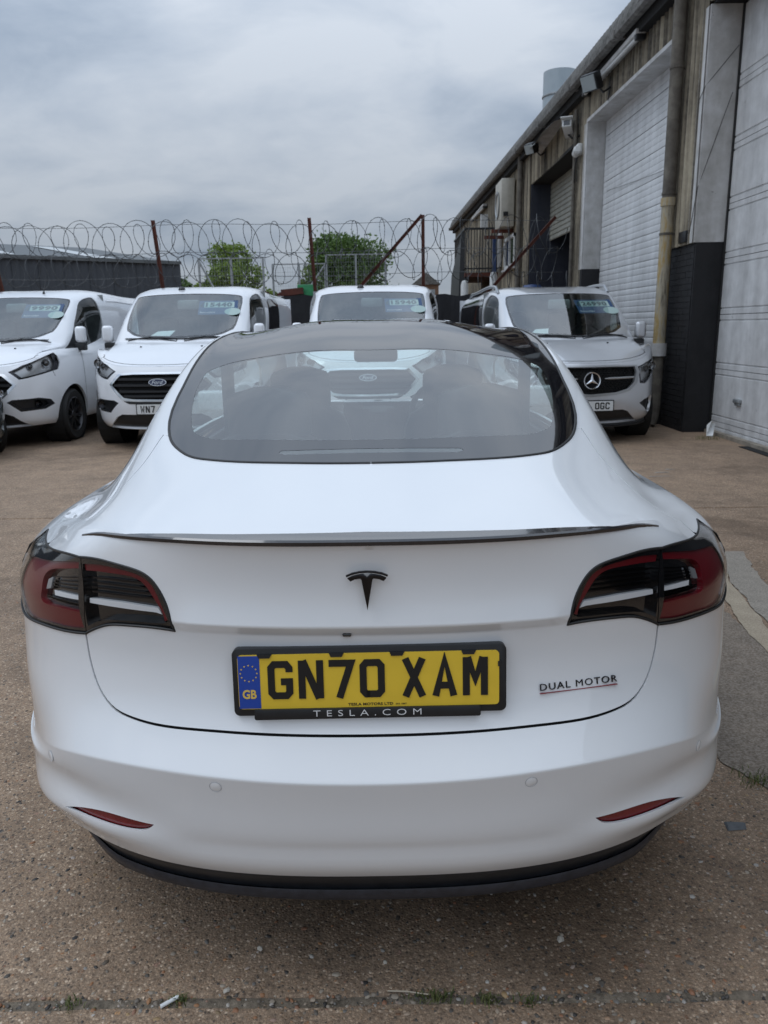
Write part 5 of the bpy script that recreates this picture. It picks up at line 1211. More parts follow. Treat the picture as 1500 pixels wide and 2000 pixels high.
# lights, cameras, units on the wall
def strip_light(y0, y1, z, lab):
    o = (wx(y0), y0, z); t = thing('strip_light', lab, 'strip light', o)
    b = MB(o); b.box(wx(y0)-.20, wx(y0)-.05, y0, y1, z, z+.07); b.build('light_housing', M['oldwhite'], t, bevel=.012)
    b = MB(o); b.cyl((wx(y0)-.15, y0+.05, z-.035), (wx(y1)-.15, y1-.05, z-.035), .03, 10); b.build('tube_lamp', M['whitepl'], t, smooth=True)
    b = MB(o); b.cbox((wx(y0)-.12, y0+.05, z-.02), (.14, .09, .10)); b.build('end_cap', M['black'], t, bevel=.01)
    b = MB(o); b.cbox((wx(y1)-.12, y1-.05, z-.02), (.14, .09, .10)); b.build('end_cap', M['black'], t, bevel=.01); return t
strip_light(10.9, 13.75, 5.40, 'long weathered strip light under the eaves above the closed shutter')
strip_light(25.6, 28.9, 5.22, 'dark hooded strip light far along the wall above the landing')
def flood(y, z, s_, lab):
    o = (wx(y), y, z); t = thing('floodlight', lab, 'floodlight', o); m = Matrix.Translation((wx(y)-.36, y-.10, z)) @ Matrix.Rotation(R(34), 4, 'Z') @ Matrix.Rotation(R(-24), 4, 'Y')
    b = MB(o); b.box(-.10, .06, -.19*s_, .19*s_, -.16*s_, .16*s_, m); b.box(.06, .15, -.10*s_, .10*s_, -.09*s_, .09*s_, m); b.build('lamp_body', M['black'], t, bevel=.02)
    b = MB(o); b.box(-.112, -.099, -.165*s_, .165*s_, -.135*s_, .135*s_, m); b.build('lamp_glass', plain('floodlight glass', (.34, .38, .39), .15), t)
    b = MB(o); b.tube([(wx(y), y, z-.04), (wx(y)-.16, y-.03, z-.14), (wx(y)-.30, y-.08, z-.03)], .018, 6); b.tube([(wx(y)-.02, y, z), (wx(y)-.06, y+.02, z-.25), (wx(y)-.03, y+.05, z+.12)], .008, 5); b.build('bracket', M['black'], t)
flood(12.55, 5.22, .82, 'black floodlight with pale glass above the closed shutter'); flood(17.2, 5.20, .7, 'small dark floodlight above the far dark doorway')
o = (wx(15.1), 14.6, 4.9); t = thing('security_camera', 'white box security camera on a bracket beside the far doorway', 'camera', o); m = Matrix.Translation((wx(15)-.17, 14.62, 5.0)) @ Matrix.Rotation(R(-22), 4, 'Z') @ Matrix.Rotation(R(-14), 4, 'X')
b = MB(o); b.box(-.09, .09, -.28, .20, -.075, .06, m); b.build('camera_housing', M['whitepl'], t, bevel=.012)
b = MB(o); b.box(-.115, .115, -.36, .24, .062, .078, m); b.build('sun_hood', M['whitepl'], t)
b = MB(o); b.box(-.055, .055, -.286, -.279, -.05, .035, m); b.build('camera_lens', M['gloss'], t)
b = MB(o); b.tube([(wx(15)-.17, 14.65, 4.92), (wx(15)-.10, 14.6, 4.84), (wx(14.3), 14.3, 4.84)], .02, 6); b.build('bracket', M['black'], t)
o = (wx(14.2), 14.15, 4.5); t = thing('security_camera', 'small white round camera with cable loop below the box camera', 'camera', o)
b = MB(o); b.cbox((wx(14.2)-.07, 14.2, 4.56), (.12, .16, .20)); b.build('camera_base', M['whitepl'], t, bevel=.03)
b = MB(o); b.lathe([(.065, -.10), (.075, .06), (.05, .09), (0, .09)], 14, Matrix.Translation((wx(14.1)-.16, 14.05, 4.50)) @ Matrix.Rotation(R(72), 4, 'X')); b.build('camera_tube', M['whitepl'], t, smooth=True)
b = MB(o); b.tube([(wx(14.3)-.05, 14.25, 4.62), (wx(14.3)-.12, 14.3, 4.3), (wx(14.3)-.10, 14.4, 4.02), (wx(14.3)-.03, 14.5, 4.05), (wx(14.3)-.03, 14.5, 5.2)], .012, 6); b.build('camera_cable', M['trim'], t, smooth=True)
b = MB(); b.grid(np.array([[(wx(16)-.05, 15.3+i*.25, 5.38-.02*i), (wx(16)-.30, 15.25+i*.25, 5.30), (wx(16)-.46, 15.2+i*.25, 5.16+.02*math.sin(i))] for i in range(11)])); tag(b.build('torn_sheet', M['oldwhite'], None), 'torn grey sheet hanging from the eaves over the far doorway', 'sheet')
o = (wx(21.5), 21.5, 4.6); t = thing('air_conditioner', 'cream air conditioning unit on the wall above the small window', 'air conditioner', o)
b = MB(o); b.box(wx(21.5)-.42, wx(21.5)-.06, 20.6, 21.7, 3.98, 5.20); b.build('unit_casing', paintmat('cream casing', (.50, .48, .42), (.36, .34, .29), .5), t, bevel=.03)
b = MB(o); b.lathe([(.34, .005), (.36, .03), (.30, .03), (.28, .005)], 24, Matrix.Translation((wx(21.5)-.42, 21.2, 4.6)) @ Matrix.Rotation(R(-90), 4, 'Y')); b.build('fan_grille', M['galv'], t)
b = MB(o); b.cbox((wx(21.5)-.30, 20.56, 4.30), (.12, .10, .10)); b.tube([(wx(21)-.35, 20.88, 4.2), (wx(21)-.2, 20.87, 4.18)], .02, 6); b.cyl((wx(21)-.2, 20.89, 5.0), (wx(21)-.3, 20.89, 5.02), .02, 6); b.build('valve', M['black'], t)
b = MB(o); b.box(wx(21.5)-.62, wx(21.5)-.02, 20.9, 21.0, 3.86, 3.95); b.box(wx(21.5)-.62, wx(21.5)-.02, 22.4, 22.5, 3.86, 3.95); b.build('bracket', M['rust'], t)
o = (wx(21.3), 21.3, 3.2); t = thing('window', 'small white framed window under the air conditioning unit', 'window', o)
b = MB(o); y0, y1, z0, z1 = 20.35, 22.1, 2.95, 3.80; x = wx(21.2)-.07
for q in ((y0, y1, z0, z0+.09), (y0, y1, z1-.09, z1), (y0, y0+.10, z0, z1), (y1-.10, y1, z0, z1), ((y0+y1)/2-.04, (y0+y1)/2+.04, z0, z1)): b.box(x-.03, x+.05, *q)
b.build('window_frame', M['whitepl'], t); b = MB(o); b.box(x, x+.02, y0, y1, z0, z1); b.build('pane', M['gloss'], t)
b = MB(o); b.box(x-.08, x+.02, y0-.1, y1+.1, z0-.06, z0-.01); b.build('sill', M['oldwhite'], t)
b = MB(); b.box(wx(22.8)-.12, wx(22.8)-.06, 22.6, 23.0, 3.1, 4.9); tag(b.build('wall_panel', M['oldwhite'], None), 'narrow white board fixed to the wall beyond the air conditioner', 'board')
b = MB(); b.box(wx(22.7)-.3, wx(22.7)-.2, 22.7, 22.8, 1.6, 3.95); tag(b.build('landing_post', M['bluepaint'], None), 'dark blue post at the right end of the balustrade', 'post')
o = (3.1, 23.4, 2.9); t = thing('stair_landing', 'raised steel landing with barred balustrade on the far wall', 'landing', o)
b = MB(o); b.box(2.60, wx(24), 23.3, 26.8, 2.86, 2.98); b.build('deck', M['rust'], t)
b = MB(o); b.box(2.60, wx(24), 23.26, 23.32, 4.22, 4.28); b.box(2.57, 2.62, 23.26, 26.8, 4.22, 4.28); b.box(2.60, wx(24), 23.26, 23.32, 3.08, 3.12); b.box(2.57, 2.62, 23.26, 26.8, 3.08, 3.12); b.build('rail', M['black'], t)
for i in range(12): b = MB(o); b.cyl((2.62+i*.086, 23.29, 2.98), (2.62+i*.086, 23.29, 4.23), .013, 6); b.build('baluster', M['black'], t)
for i in range(10): b = MB(o); b.cyl((2.595, 23.6+i*.33, 2.98), (2.595, 23.6+i*.33, 4.23), .013, 6); b.build('baluster', M['black'], t)
for x, y in ((2.66, 23.4), (2.66, 26.6)): b = MB(o); b.box(x-.05, x+.05, y-.05, y+.05, 0, 2.86); b.build('leg', M['black'], t)
b = MB(o); b.add([(2.40, 23.6, 1.0), (2.62, 23.5, 1.0), (2.62, 23.5, 4.2), (2.5, 23.55, 4.1), (2.40, 26.8, 1.0), (2.62, 26.8, 1.0), (2.62, 26.8, 3.2), (2.5, 26.8, 3.1)], [(0, 1, 2, 3), (0, 3, 7, 4), (3, 2, 6, 7), (4, 7, 6, 5)]); b.build('side_screen', M['black'], t)
b = MB(); b.box(3.0, 3.25, 22.9, 23.1, 4.35, 4.8); tag(b.build('alarm_box', M['whitepl'], None), 'white alarm box high under the eaves by the landing', 'alarm box'); bpy.data.objects['alarm_box'].location = (.35, 2.6, .15)
# flue on the roof
o = (4.2, 17.8, 6.2); t = thing('roof_flue', 'fat grey round flue standing on the workshop roof', 'flue', o)
b = MB(o); b.lathe([(.37, 5.9), (.37, 6.93)], 40, Matrix.Translation((4.15, 17.9, 0))); b.lathe([(.37, 6.93), (.35, 6.93), (.345, 6.6)], 40, Matrix.Translation((4.15, 17.9, 0))); b.build('flue_pipe', paintmat('pale blue grey steel', (.40, .46, .50), (.33, .39, .43), .5), t, smooth=True)
b = MB(o); b.lathe([(.372, 6.40), (.39, 6.415), (.39, 6.44), (.372, 6.455)], 40, Matrix.Translation((4.15, 17.9, 0))); b.build('joint_band', M['galv'], t, smooth=True)
# bits near the wall
b = MB(); b.add([(4.08, 8.30, .012), (4.15, 8.27, .01), (4.17, 8.33, .10), (4.10, 8.36, .14), (4.13, 8.30, .20), (4.19, 8.32, .17)], [(0, 1, 2, 3), (3, 2, 5, 4), (0, 3, 4), (1, 5, 2)]); tag(b.build('paper_scrap', M['paper'], None), 'crumpled white scrap at the foot of the black pier', 'litter')

# ------------------------------------------------------------------ fence with razor wire
FY = 14.5
fence = thing('screened_fence', 'low fence covered in black mesh behind the parked vans', 'fence', (-4., FY, 0))
def screen_mat():
    t = NT('black debris mesh'); p = t.obj(); f = t.noise(t.mapping(p, (1, 1, .4)), 2.2, 5); t.set(Base_Color=t.ramp(f, (.3, (.006, .006, .008)), (.7, (.016, .016, .020))), Roughness=.7, Normal=t.bump(f, .5, .08)); return t.m
M['mesh'] = screen_mat()
edges = [-14, -10.6, -7.5, -4.3, -1.25, .86, 2.3, 3.75]
for a, e_ in zip(edges[:-1], edges[1:]):
    b = MB((-4., FY, 0)); n = 14; X = np.linspace(a+.01, e_-.01, n); top = 2.02+.02*np.sin(X*3)+.02*np.sin(X*11); b.grid(np.array([[(x, FY+.03+.025*math.sin(x*7+z*2), (zt if z > 1.9 else z)) for x, zt in zip(X, top)] for z in (0, .6, 1.2, 1.7, 2.0)])); b.grid(np.array([[(x, FY+.05+.025*math.sin(x*7+z*2), (zt if z > 1.9 else z)) for x, zt in zip(X[::-1], top[::-1])] for z in (0, .6, 1.2, 1.7, 2.0)])); b.build('mesh_panel', M['mesh'], fence)
def post(nm, x0, z0, x1, z1, lab, w=.065, y=FY, cat='fence post'):
    o = (x0, y, 0); d = Vector((x1-x0, 0, z1-z0)); L = d.length; t = MB(o); a = math.atan2(d.x, d.z); m = Matrix.Translation((x0, y, z0)) @ Matrix.Rotation(a, 4, 'Y'); t.box(-w/2, w/2, -.006, .006, 0, L, m); t.box(-w/2, -w/2+.008, -.05, -.006, 0, L, m); q = t.build(nm, M['rust'], None); q.location = o; tag(q, lab, cat); return q
post('fence_post', -7.12, 0, -7.62, 3.5, 'rusty leaning fence post at the left edge of the picture', .07)
post('fence_post', -4.10, 0, -4.36, 3.48, 'rusty leaning fence post between the dark shed and the trees')
post('fence_post', -1.16, 0, -1.34, 3.48, 'rusty fence post standing over the middle van, left of its roof')
post('fence_post', .87, 0, .86, 3.5, 'upright rusty fence post joined at its top to a brace')
post('fence_brace', -.55, 2.0, .84, 3.49, 'rusty slanting brace reaching up to the upright post', .06, FY-.05, 'brace')
post('fence_brace', 2.05, 1.95, 3.42, 3.42, 'rusty slanting brace in front of the workshop wall', .06, FY-.05, 'brace')
for z, lab in ((3.38, 'topmost straight strand of fence wire'), (2.86, 'middle straight strand of fence wire'), (2.42, 'lowest straight strand of fence wire')):
    b = MB(); b.tube([(x, FY+.02, z+.02*math.sin(x*1.3)) for x in np.linspace(-14, 3.6, 40)], .0045, 4); tag(b.build('fence_wire', M['wire'], None), lab, 'wire', 'straight fence wires')
def coil(z0, rz, lab, ph):
    rr = random.Random(int(z0*100)); b = MB()
    for sgn in (1, -1):
        P = []; x = -9.5; a = ph; 
        jit = [(rr.uniform(.84, 1.14), rr.uniform(-.10, .10), rr.uniform(-.06, .06)) for _ in range(200)]
        while x < 3.55:
            k = int(a/(2*math.pi)); f = (a/(2*math.pi)) % 1; j0, j1 = jit[k], jit[k+1]; rad = rz*(j0[0]*(1-f)+j1[0]*f); dx = j0[1]*(1-f)+j1[1]*f; dz = j0[2]*(1-f)+j1[2]*f
            P.append((x+dx+.16*math.cos(a)*sgn, FY+.06+.26*math.cos(a)*sgn, z0+rad*math.sin(a)+dz)); a += math.pi/11; x += .52/22
        b.tube(P, .0062, 4, cap=False)
        for i in range(0, len(P), 3):
            p = Vector(P[i]); b.add([p+Vector((-.013, 0, .006)), p+Vector((.013, 0, .007)), p+Vector((.011, .004, -.007)), p+Vector((-.012, .004, -.006))], [(0, 1, 2, 3)])
    return tag(b.build('razor_wire', M['wire'], None), lab, 'razor wire', 'razor wire coils along the fence')
coil(3.12, .33, 'upper coil of razor wire along the fence top', 0.); coil(2.58, .30, 'lower coil of razor wire under the upper one', 1.3)
b = MB(); P = []
for i in range(150):
    a = i*math.pi/11; x = 1.9+i*.013; P.append((x+.12*math.cos(a), FY-.02+.2*math.cos(a), 2.18+.24*math.sin(a)))
b.tube(P, .0068, 4); tag(b.build('razor_wire', M['wire'], None), 'loose razor wire loops above the silver people carrier', 'razor wire', 'razor wire coils along the fence')

# ------------------------------------------------------------------ beyond the fence
def shedmat():
    t = NT('charcoal profiled cladding'); p = t.obj(); f = t.noise(p, 1.2, 5); t.set(Base_Color=t.ramp(f, (.3, (.040, .047, .058)), (.7, (.055, .063, .076))), Roughness=.55); return t.m
M['shed'] = shedmat(); M['shedroof'] = plain('grey shed roof', (.10, .11, .115), .6, vary=.15, vscale=1.5); M['rooflight'] = plain('rooflight sheet', (.50, .52, .52), .4, vary=.1, vscale=2)
sh = thing('industrial_shed', 'dark grey clad shed with low roof behind the fence at the left', 'building', (-14, 32, 0)); SO = (-14, 32, 0)
A, B_ = Vector((-26.2, 17.6, 0)), Vector((-9.25, 36.0, 0)); dv = (B_-A).normalized(); nv = Vector((dv.y, -dv.x, 0)); Ls = (B_-A).length
A, B_ = Vector((-30., 20.5, 0)), Vector((-9.25, 36.0, 0)); dv = (B_-A).normalized(); nv = Vector((dv.y, -dv.x, 0)); Ls = (B_-A).length
n = int(Ls/1.0)
for i in range(n):
    b = MB(SO); rows = []
    for z in (0, 4.38):
        r_ = []
        for j in range(13):
            t_ = i*Ls/n+j/12*(Ls/n-.012); off = [0, 0, .045, .045][j % 4] if j < 12 else 0; q = A+dv*t_+nv*off; r_.append((q.x, q.y, z))
        rows.append(r_)
    b.grid(np.array(rows)); b.build('cladding_sheet', M['shed'], sh)
b = MB(SO); w0, w1 = A-nv*.05, B_-nv*.05; b.add([(w0.x, w0.y, 0), (w1.x, w1.y, 0), (w1.x, w1.y, 4.38), (w0.x, w0.y, 4.38)], [(0, 1, 2, 3)]); b.build('inner_wall', M['shed'], sh)
b = MB(SO); q0, q1 = A+nv*.15, B_+nv*.15; back = -nv
b.add([(q0.x, q0.y, 4.36), (q1.x, q1.y, 4.36), (q1.x, q1.y, 4.50), (q0.x, q0.y, 4.50)], [(0, 1, 2, 3)]); b.build('gutter', M['shedroof'], sh)
b = MB(SO); r0, r1 = A+back*14, B_+back*14; b.add([(q0.x, q0.y, 4.44), (q1.x, q1.y, 4.44), (r1.x, r1.y, 6.3), (r0.x, r0.y, 6.3)], [(0, 1, 2, 3)]); b.build('roof', M['shedroof'], sh)
b = MB(SO); b.add([(B_.x, B_.y, 0), (r1.x, r1.y, 0), (r1.x, r1.y, 6.25), (B_.x, B_.y, 4.44)], [(0, 1, 2, 3)]); b.build('end_wall', M['shed'], sh)
for t_ in (.30, .52, .70, .86):
    b = MB(SO); c0 = A+dv*(Ls*t_); w_ = dv*1.0; up0, up1 = 1.0, 11.5; pts = []
    for w2, u in ((0, up0), (1, up0), (1, up1), (0, up1)): q = c0+w_*w2+back*u; pts.append((q.x, q.y, 4.465+.02+(u/14)*1.86))
    b.add(pts, [(0, 1, 2, 3)]); b.build('rooflight', M['rooflight'], sh)
def leafmat(name, c0, c1):
    t = NT(name); oi = t.n.new('ShaderNodeNewGeometry'); r_ = oi.outputs['Random Per Island']; t.set(Base_Color=t.ramp(r_, (.0, c0), (1., c1)), Roughness=.6)
    tr = t.n.new('ShaderNodeBsdfTranslucent'); t.l.new(t.ramp(r_, (.0, c0), (1., c1)), tr.inputs[0]); mx = t.n.new('ShaderNodeMixShader'); mx.inputs[0].default_value = .3; t.l.new(t.b.outputs[0], mx.inputs[1]); t.l.new(tr.outputs[0], mx.inputs[2]); t.l.new(mx.outputs[0], t.out.inputs[0]); return t.m
M['leaf1'] = leafmat('bright spring leaves', (.09, .15, .02), (.24, .33, .06)); M['leaf2'] = leafmat('mid green leaves', (.045, .095, .018), (.13, .21, .05)); M['bark'] = plain('bark', (.06, .05, .04), .9, vary=.3, vscale=8)
def tree(x, y, h, w, lm, lab, seed, n=2600, base=1.0, blobs=9):
    rr = np.random.RandomState(seed); t = thing('tree', lab, 'tree', (x, y, 0)); o = (x, y, 0)
    b = MB(o); b.tube([(x, y, 0), (x+.1, y, h*.3), (x-.1, y, h*.6), (x, y, h*.85)], [.26, .2, .12, .04], 8)
    C_ = []
    for i in range(blobs):
        a = rr.uniform(0, 2*math.pi); f = rr.uniform(.1, 1.12)**.6; zz = rr.uniform(base+.10*h, h*.88); ww = w/2*(1-.55*max(0, (zz/h-.45)/.55)**1.5)
        C_.append((x+ww*.68*f*math.cos(a), y+ww*.68*f*math.sin(a), zz, rr.uniform(.09, .25)*w))
        b.tube([(x, y, zz*.55), tuple(np.array(C_[-1][:3]))], [.08, .02], 5)
    C_.append((x, y, h*.84, .2*w)); b.build('trunk', M['bark'], t)
    vs = []; fs = []
    for i in range(n):
        c = C_[rr.randint(len(C_))]; d = rr.normal(size=3); d /= np.linalg.norm(d); rad = c[3]*(rr.uniform(.35, 1.08)**.5 if rr.uniform() > .14 else rr.uniform(1., 1.32)); p = np.array(c[:3])+d*rad*np.array([1, 1, .82]); s_ = rr.uniform(.09, .20)*(.6+.05*h)
        u = rr.normal(size=3); u /= np.linalg.norm(u); v = np.cross(u, rr.normal(size=3)); v /= np.linalg.norm(v); k = len(vs); vs += [p-u*s_, p-v*s_*.5, p+u*s_, p+v*s_*.5]; fs.append((k, k+1, k+2, k+3))
    b = MB(o); b.add(vs, fs); cr_ = b.build('crown', lm, t); return t
tree(-11.0, 60., 7.9, 6.2, M['leaf1'], 'bright green tree left of the centre beyond the fence', 3, 16000, .6, 18)
tree(-2.4, 66., 8.9, 9.2, M['leaf2'], 'broad dark green tree behind the middle van', 8, 26000, .4, 28)
tree(-6.0, 68., 7.2, 3.6, M['leaf1'], 'small light green tree at the left side of the broad dark tree', 12, 3000, .3, 9)
tree(-15.2, 60., 5.6, 3.4, M['leaf2'], 'low bushy tree just right of the dark shed', 15, 2600, .1, 9)
tree(-13.4, 58., 5.2, 2.6, M['leaf1'], 'low pale bush left of the bright green tree', 16, 1800, .1, 7)
tree(-7.9, 55., 4.4, 2.6, M['leaf1'], 'low pale bush between the two larger trees', 17, 1800, .1, 7)
# galvanised compound frames in the distance
def frame_fence(x0, x1, y, z1, lab, diag):
    t = thing('mesh_compound', lab, 'fence', (x0, y, 0)); o = (x0, y, 0)
    for x in np.linspace(x0, x1, 3): b = MB(o); b.box(x-.035, x+.035, y-.035, y+.035, 0, z1); b.build('post', M['galv'], t)
    b = MB(o); b.box(x0, x1, y-.02, y+.02, z1-.04, z1); b.tube([(x0, y-.02, z1*.3), (x1, y-.02, z1*.98)] if diag > 0 else [(x0, y-.02, z1*.98), (x0+(x1-x0)*.5, y-.02, z1*.4)], .035, 6); b.build('frame', M['galv'], t)
    b = MB(o)
    for x in np.arange(x0, x1, .09): b.box(x-.0025, x+.0025, y, y+.005, .1, z1)
    for z in np.arange(.2, z1, .16): b.box(x0, x1, y+.005, y+.010, z-.0025, z+.0025)
    g_ = b.build('mesh_infill', M['galv'], t); g_['kind'] = 'stuff'
frame_fence(-6.35, -4.1, 27., 3.85, 'galvanised mesh gate frame in front of the bright tree', -1); frame_fence(-3.9, -2.0, 28., 3.7, 'galvanised frame with slanting stay between the two trees', 1); frame_fence(-1.95, .2, 28., 4.0, 'galvanised frames in front of the broad dark tree', 1)
b = MB(); b.box(-2.62, -2.02, 24., 24.5, 1.6, 2.75); tag(b.build('green_container', plain('green plastic', (.015, .20, .07), .5, vary=.2), None, bevel=.03), 'small green container beside the post left of the middle van', 'container')
b = MB()
for i in range(16): b.cbox((-4.3+rng.random()*1.6, 23.5+rng.random(), 2.2+rng.random()*.35), (rng.uniform(.2, .7), .3, rng.uniform(.06, .2)), Matrix.Rotation(rng.uniform(-.3, .3), 4, 'Y'))
q = tag(b.build('scrap_pile', M['rust'], None), 'heap of rusty scrap seen over the fence between two vans', 'scrap'); q['kind'] = 'stuff'
b = MB(); b.box(-4.6, 0., 23., 24.8, 0, 2.2); tag(b.build('storage_bund', M['shedroof'], None), 'grey retaining block behind the fence under the scrap', 'wall')
o = (2.0, 40., 0); t = thing('brick_building', 'small far brick building left of the workshop end', 'building', o); b = MB(o); b.box(1.7, 3.0, 40, 46, 0, 3.5); b.build('wall', plain('brown brick', (.20, .12, .08), .9, vary=.25, vscale=4), t); b = MB(o); b.add([(1.6, 39.9, 3.5), (3.1, 39.9, 3.5), (2.35, 39.9, 4.1), (1.6, 46, 3.5), (3.1, 46, 3.5), (2.35, 46, 4.1)], [(0, 1, 2), (0, 2, 5, 3), (1, 4, 5, 2), (3, 5, 4)]); b.build('roof', M['roof'], t)
# clutter between fence and workshop
for i, (x, z, m_, nm, lab) in enumerate(((2.20, 2.55, 'whitepl', 'gas_bottle', 'white bottle standing at the left under the landing'), (2.95, 2.75, 'whitepl', 'white_pipe', 'white pipe end under the landing'), (4.0, 2.3, 'bluepaint', 'blue_drum', 'blue drum at the foot of the dark doorway'))):
    o = (x, 19.5 if i < 2 else 17.0, 0); b = MB(); yy = o[1]; x_ = min(x, wx(yy)-.3); b.lathe([(.0, z), (.07+.12*(i == 2), z-.02), (.10+.18*(i == 2), z-.12), (.10+.18*(i == 2), 0)], 14, Matrix.Translation((x_, yy, 0))); tag(b.build(nm, M[m_], None, smooth=True), lab, nm.replace('_', ' ').split()[-1])

# ------------------------------------------------------------------ ground
def groundmat():
    t = NT('exposed aggregate concrete'); p = t.geo()
    big = t.noise(p, .55, 5, .6); mid = t.noise(p, 5, 5, .6); fine = t.noise(p, 120, 4, .7)
    w = t.mapping(p, (1, 1, 1)); jit = t.n.new('ShaderNodeTexNoise'); jit.inputs['Scale'].default_value = 60; t.l.new(p, jit.inputs['Vector'])
    pv = t.mix(.006, p, jit.outputs['Color'], 'ADD')
    col1 = t.vor(pv, 135, out='Color'); d1 = t.vor(pv, 135); col2 = t.vor(pv, 42, out='Color'); d2 = t.vor(pv, 42)
    s1 = t.n.new('ShaderNodeSeparateXYZ'); t.l.new(col1, s1.inputs[0]); s2 = t.n.new('ShaderNodeSeparateXYZ'); t.l.new(col2, s2.inputs[0])
    stone = t.ramp(s1.outputs[0], (.0, (.07, .060, .052)), (.22, (.165, .120, .086)), (.45, (.235, .175, .125)), (.62, (.31, .245, .185)), (.80, (.20, .14, .095)), (.93, (.38, .31, .245)), (1., (.47, .41, .34)))
    accent = t.ramp(s2.outputs[1], (.0, (.045, .040, .038)), (.25, (.26, .135, .070)), (.45, (.05, .045, .042)), (.62, (.34, .21, .11)), (.80, (.40, .37, .33)), (1., (.22, .10, .07)))
    isb = t.math('MULTIPLY', t.math('GREATER_THAN', s2.outputs[0], .90), t.math('LESS_THAN', d2, .33))
    c = t.mix(isb, stone, accent)
    mort = t.ramp(fine, (.3, (.115, .088, .066)), (.7, (.24, .19, .145)))
    edge = t.ramp(d1, (.26, 0.), (.56, 1.)); c = t.mix(t.math('MULTIPLY', edge, .8), c, mort); grit = t.noise(p, 330, 3, .7); c = t.mix(1., c, t.ramp(grit, (.30, (.55, .54, .53)), (.70, (1.62, 1.60, 1.58))), 'MULTIPLY')
    c = t.mix(1., c, (1.22, 1.15, 1.08), 'MULTIPLY')
    c = t.mix(1., c, t.ramp(big, (.30, (.74, .72, .70)), (.52, (1., .985, .965)), (.72, (1.12, 1.10, 1.07))), 'MULTIPLY')
    c = t.mix(1., c, t.ramp(mid, (.32, (.80, .79, .78)), (.60, (1.06, 1.05, 1.04))), 'MULTIPLY')
    st = t.noise(p, .9, 6, .65, .6); c = t.mix(1., c, t.ramp(st, (.34, (.62, .60, .58)), (.46, (1, 1, 1)), (.72, (1.08, 1.07, 1.05))), 'MULTIPLY')
    sp = t.noise(p, 2.6, 3, .5); c = t.mix(t.ramp(sp, (.70, 0.), (.76, .55)), c, (.05, .042, .036))
    h = t.math('ADD', t.math('MULTIPLY', t.ramp(d1, (.0, 1.), (.55, .0)), .5), t.math('ADD', t.math('MULTIPLY', fine, .25), t.math('MULTIPLY', isb, .35)))
    t.set(Base_Color=c, Roughness=.82, Normal=t.bump(h, .55, .006)); return t.m
M['ground'] = groundmat()
gr = np.random.RandomState(5)
xs = np.concatenate([[-300, -60, -12, -4.], np.linspace(-2.4, 2.4, 97), [4., 12, 60, 300]])
jl = lambda s_: np.convolve(gr.normal(size=len(xs)+8), np.ones(5)/5, 'same')[4:-4]*s_
ys = []
def rowz(y, j, z): ys.append((np.full(len(xs), y)+j, np.full(len(xs), z)))
rowz(-200, 0, 0); rowz(-20, 0, 0); rowz(-1.5, 0, 0)
ja, jb_ = jl(.008), jl(.008); near = np.abs(xs) < 3
rowz(.042, ja*.7, .0); rowz(.047, ja*.7, -.008); rowz(.068, jb_*.7, -.009); rowz(.075, jb_*.7, 0.)
for y in (1.2, 4.48): rowz(y, 0, 0)
rowz(4.49, 0, -.012); rowz(4.51, 0, -.012); rowz(4.52, 0, 0)
for y in (9, 20, 60, 900): rowz(y, 0, 0)
b = MB(); b.grid(np.array([[(x, y, z) for x, y, z in zip(xs, Y, Z)] for Y, Z in ys])); gnd = tag(b.build('ground', M['ground'], None), kind='structure')
# joint filling: soil in the groove
def soilmat():
    t = NT('mossy soil'); p = t.geo(); f = t.noise(p, 45, 6, .7); g = t.noise(p, 7, 4); t.set(Base_Color=t.mix(t.ramp(g, (.58, 0.), (.75, .18)), t.ramp(f, (.3, (.075, .060, .044)), (.7, (.26, .212, .158))), (.085, .075, .045)), Roughness=.95, Normal=t.bump(f, .8, .01)); return t.m
M['soil'] = soilmat()
b = MB(); X = np.linspace(-2.2, 2.2, 200); zz = np.convolve(gr.normal(size=208), np.ones(4)/4, 'same')[4:-4]*.004
b.grid(np.array([[(x, .043+d, z0+z*k) for x, z in zip(X, zz)] for d, z0, k in ((0, -.005, .3), (.007, -.003, 1), (.015, -.0025, 1.2), (.023, -.003, 1), (.030, -.005, .3))])); so_ = tag(b.build('joint_soil', M['soil'], None, smooth=True), kind='structure')
# repair strip on the right: smooth concrete band, pale mortar line, dark patch
def blob(poly, z, name, mat, jit=.01, seed=1):
    rr = np.random.RandomState(seed); P = resample(poly, .03, np.array([1, 1])); n = len(P); j = np.convolve(np.concatenate([rr.normal(size=n)]*3), np.ones(4)/4, 'same')[n:2*n]; A_ = np.array(P); t = np.roll(A_, -1, 0)-np.roll(A_, 1, 0); t /= np.linalg.norm(t, axis=1)[:, None]+1e-9; A_ = A_+np.stack([t[:, 1], -t[:, 0]], 1)*j[:, None]*jit
    r = delaunay_2d_cdt([Vector(p) for p in A_], [], [list(range(n))], 1, 1e-6); b = MB(); b.add([(q.x, q.y, z) for q in r[0]], [tuple(t_) for t_ in r[2]]); return tag(b.build(name, mat, None), kind='structure')
def smoothconc(name, c0, c1):
    t = NT(name); p = t.geo(); f = t.noise(p, 9, 6, .65); g = t.noise(p, 130, 3); c = t.ramp(f, (.3, c0), (.7, c1)); c = t.mix(t.ramp(t.vor(p, 26), (.05, .7), (.10, 0.)), c, (.03, .03, .03)); t.set(Base_Color=t.mix(.38, c, t.ramp(g, (.34, (.05, .046, .04)), (.66, (.42, .38, .33)))), Roughness=.85, Normal=t.bump(g, .35, .004)); return t.m
blob([(1.70, 2.0), (1.80, 1.55), (1.70, .9), (1.50, .55), (1.36, .72), (1.20, .80), (1.10, .95), (1.13, 1.2), (1.30, 1.9), (1.45, 2.6), (1.6, 2.9), (1.74, 2.7)], .004, 'tar_patch', smoothconc('dark tar patch', (.115, .082, .056), (.20, .148, .104)), .02, 3)
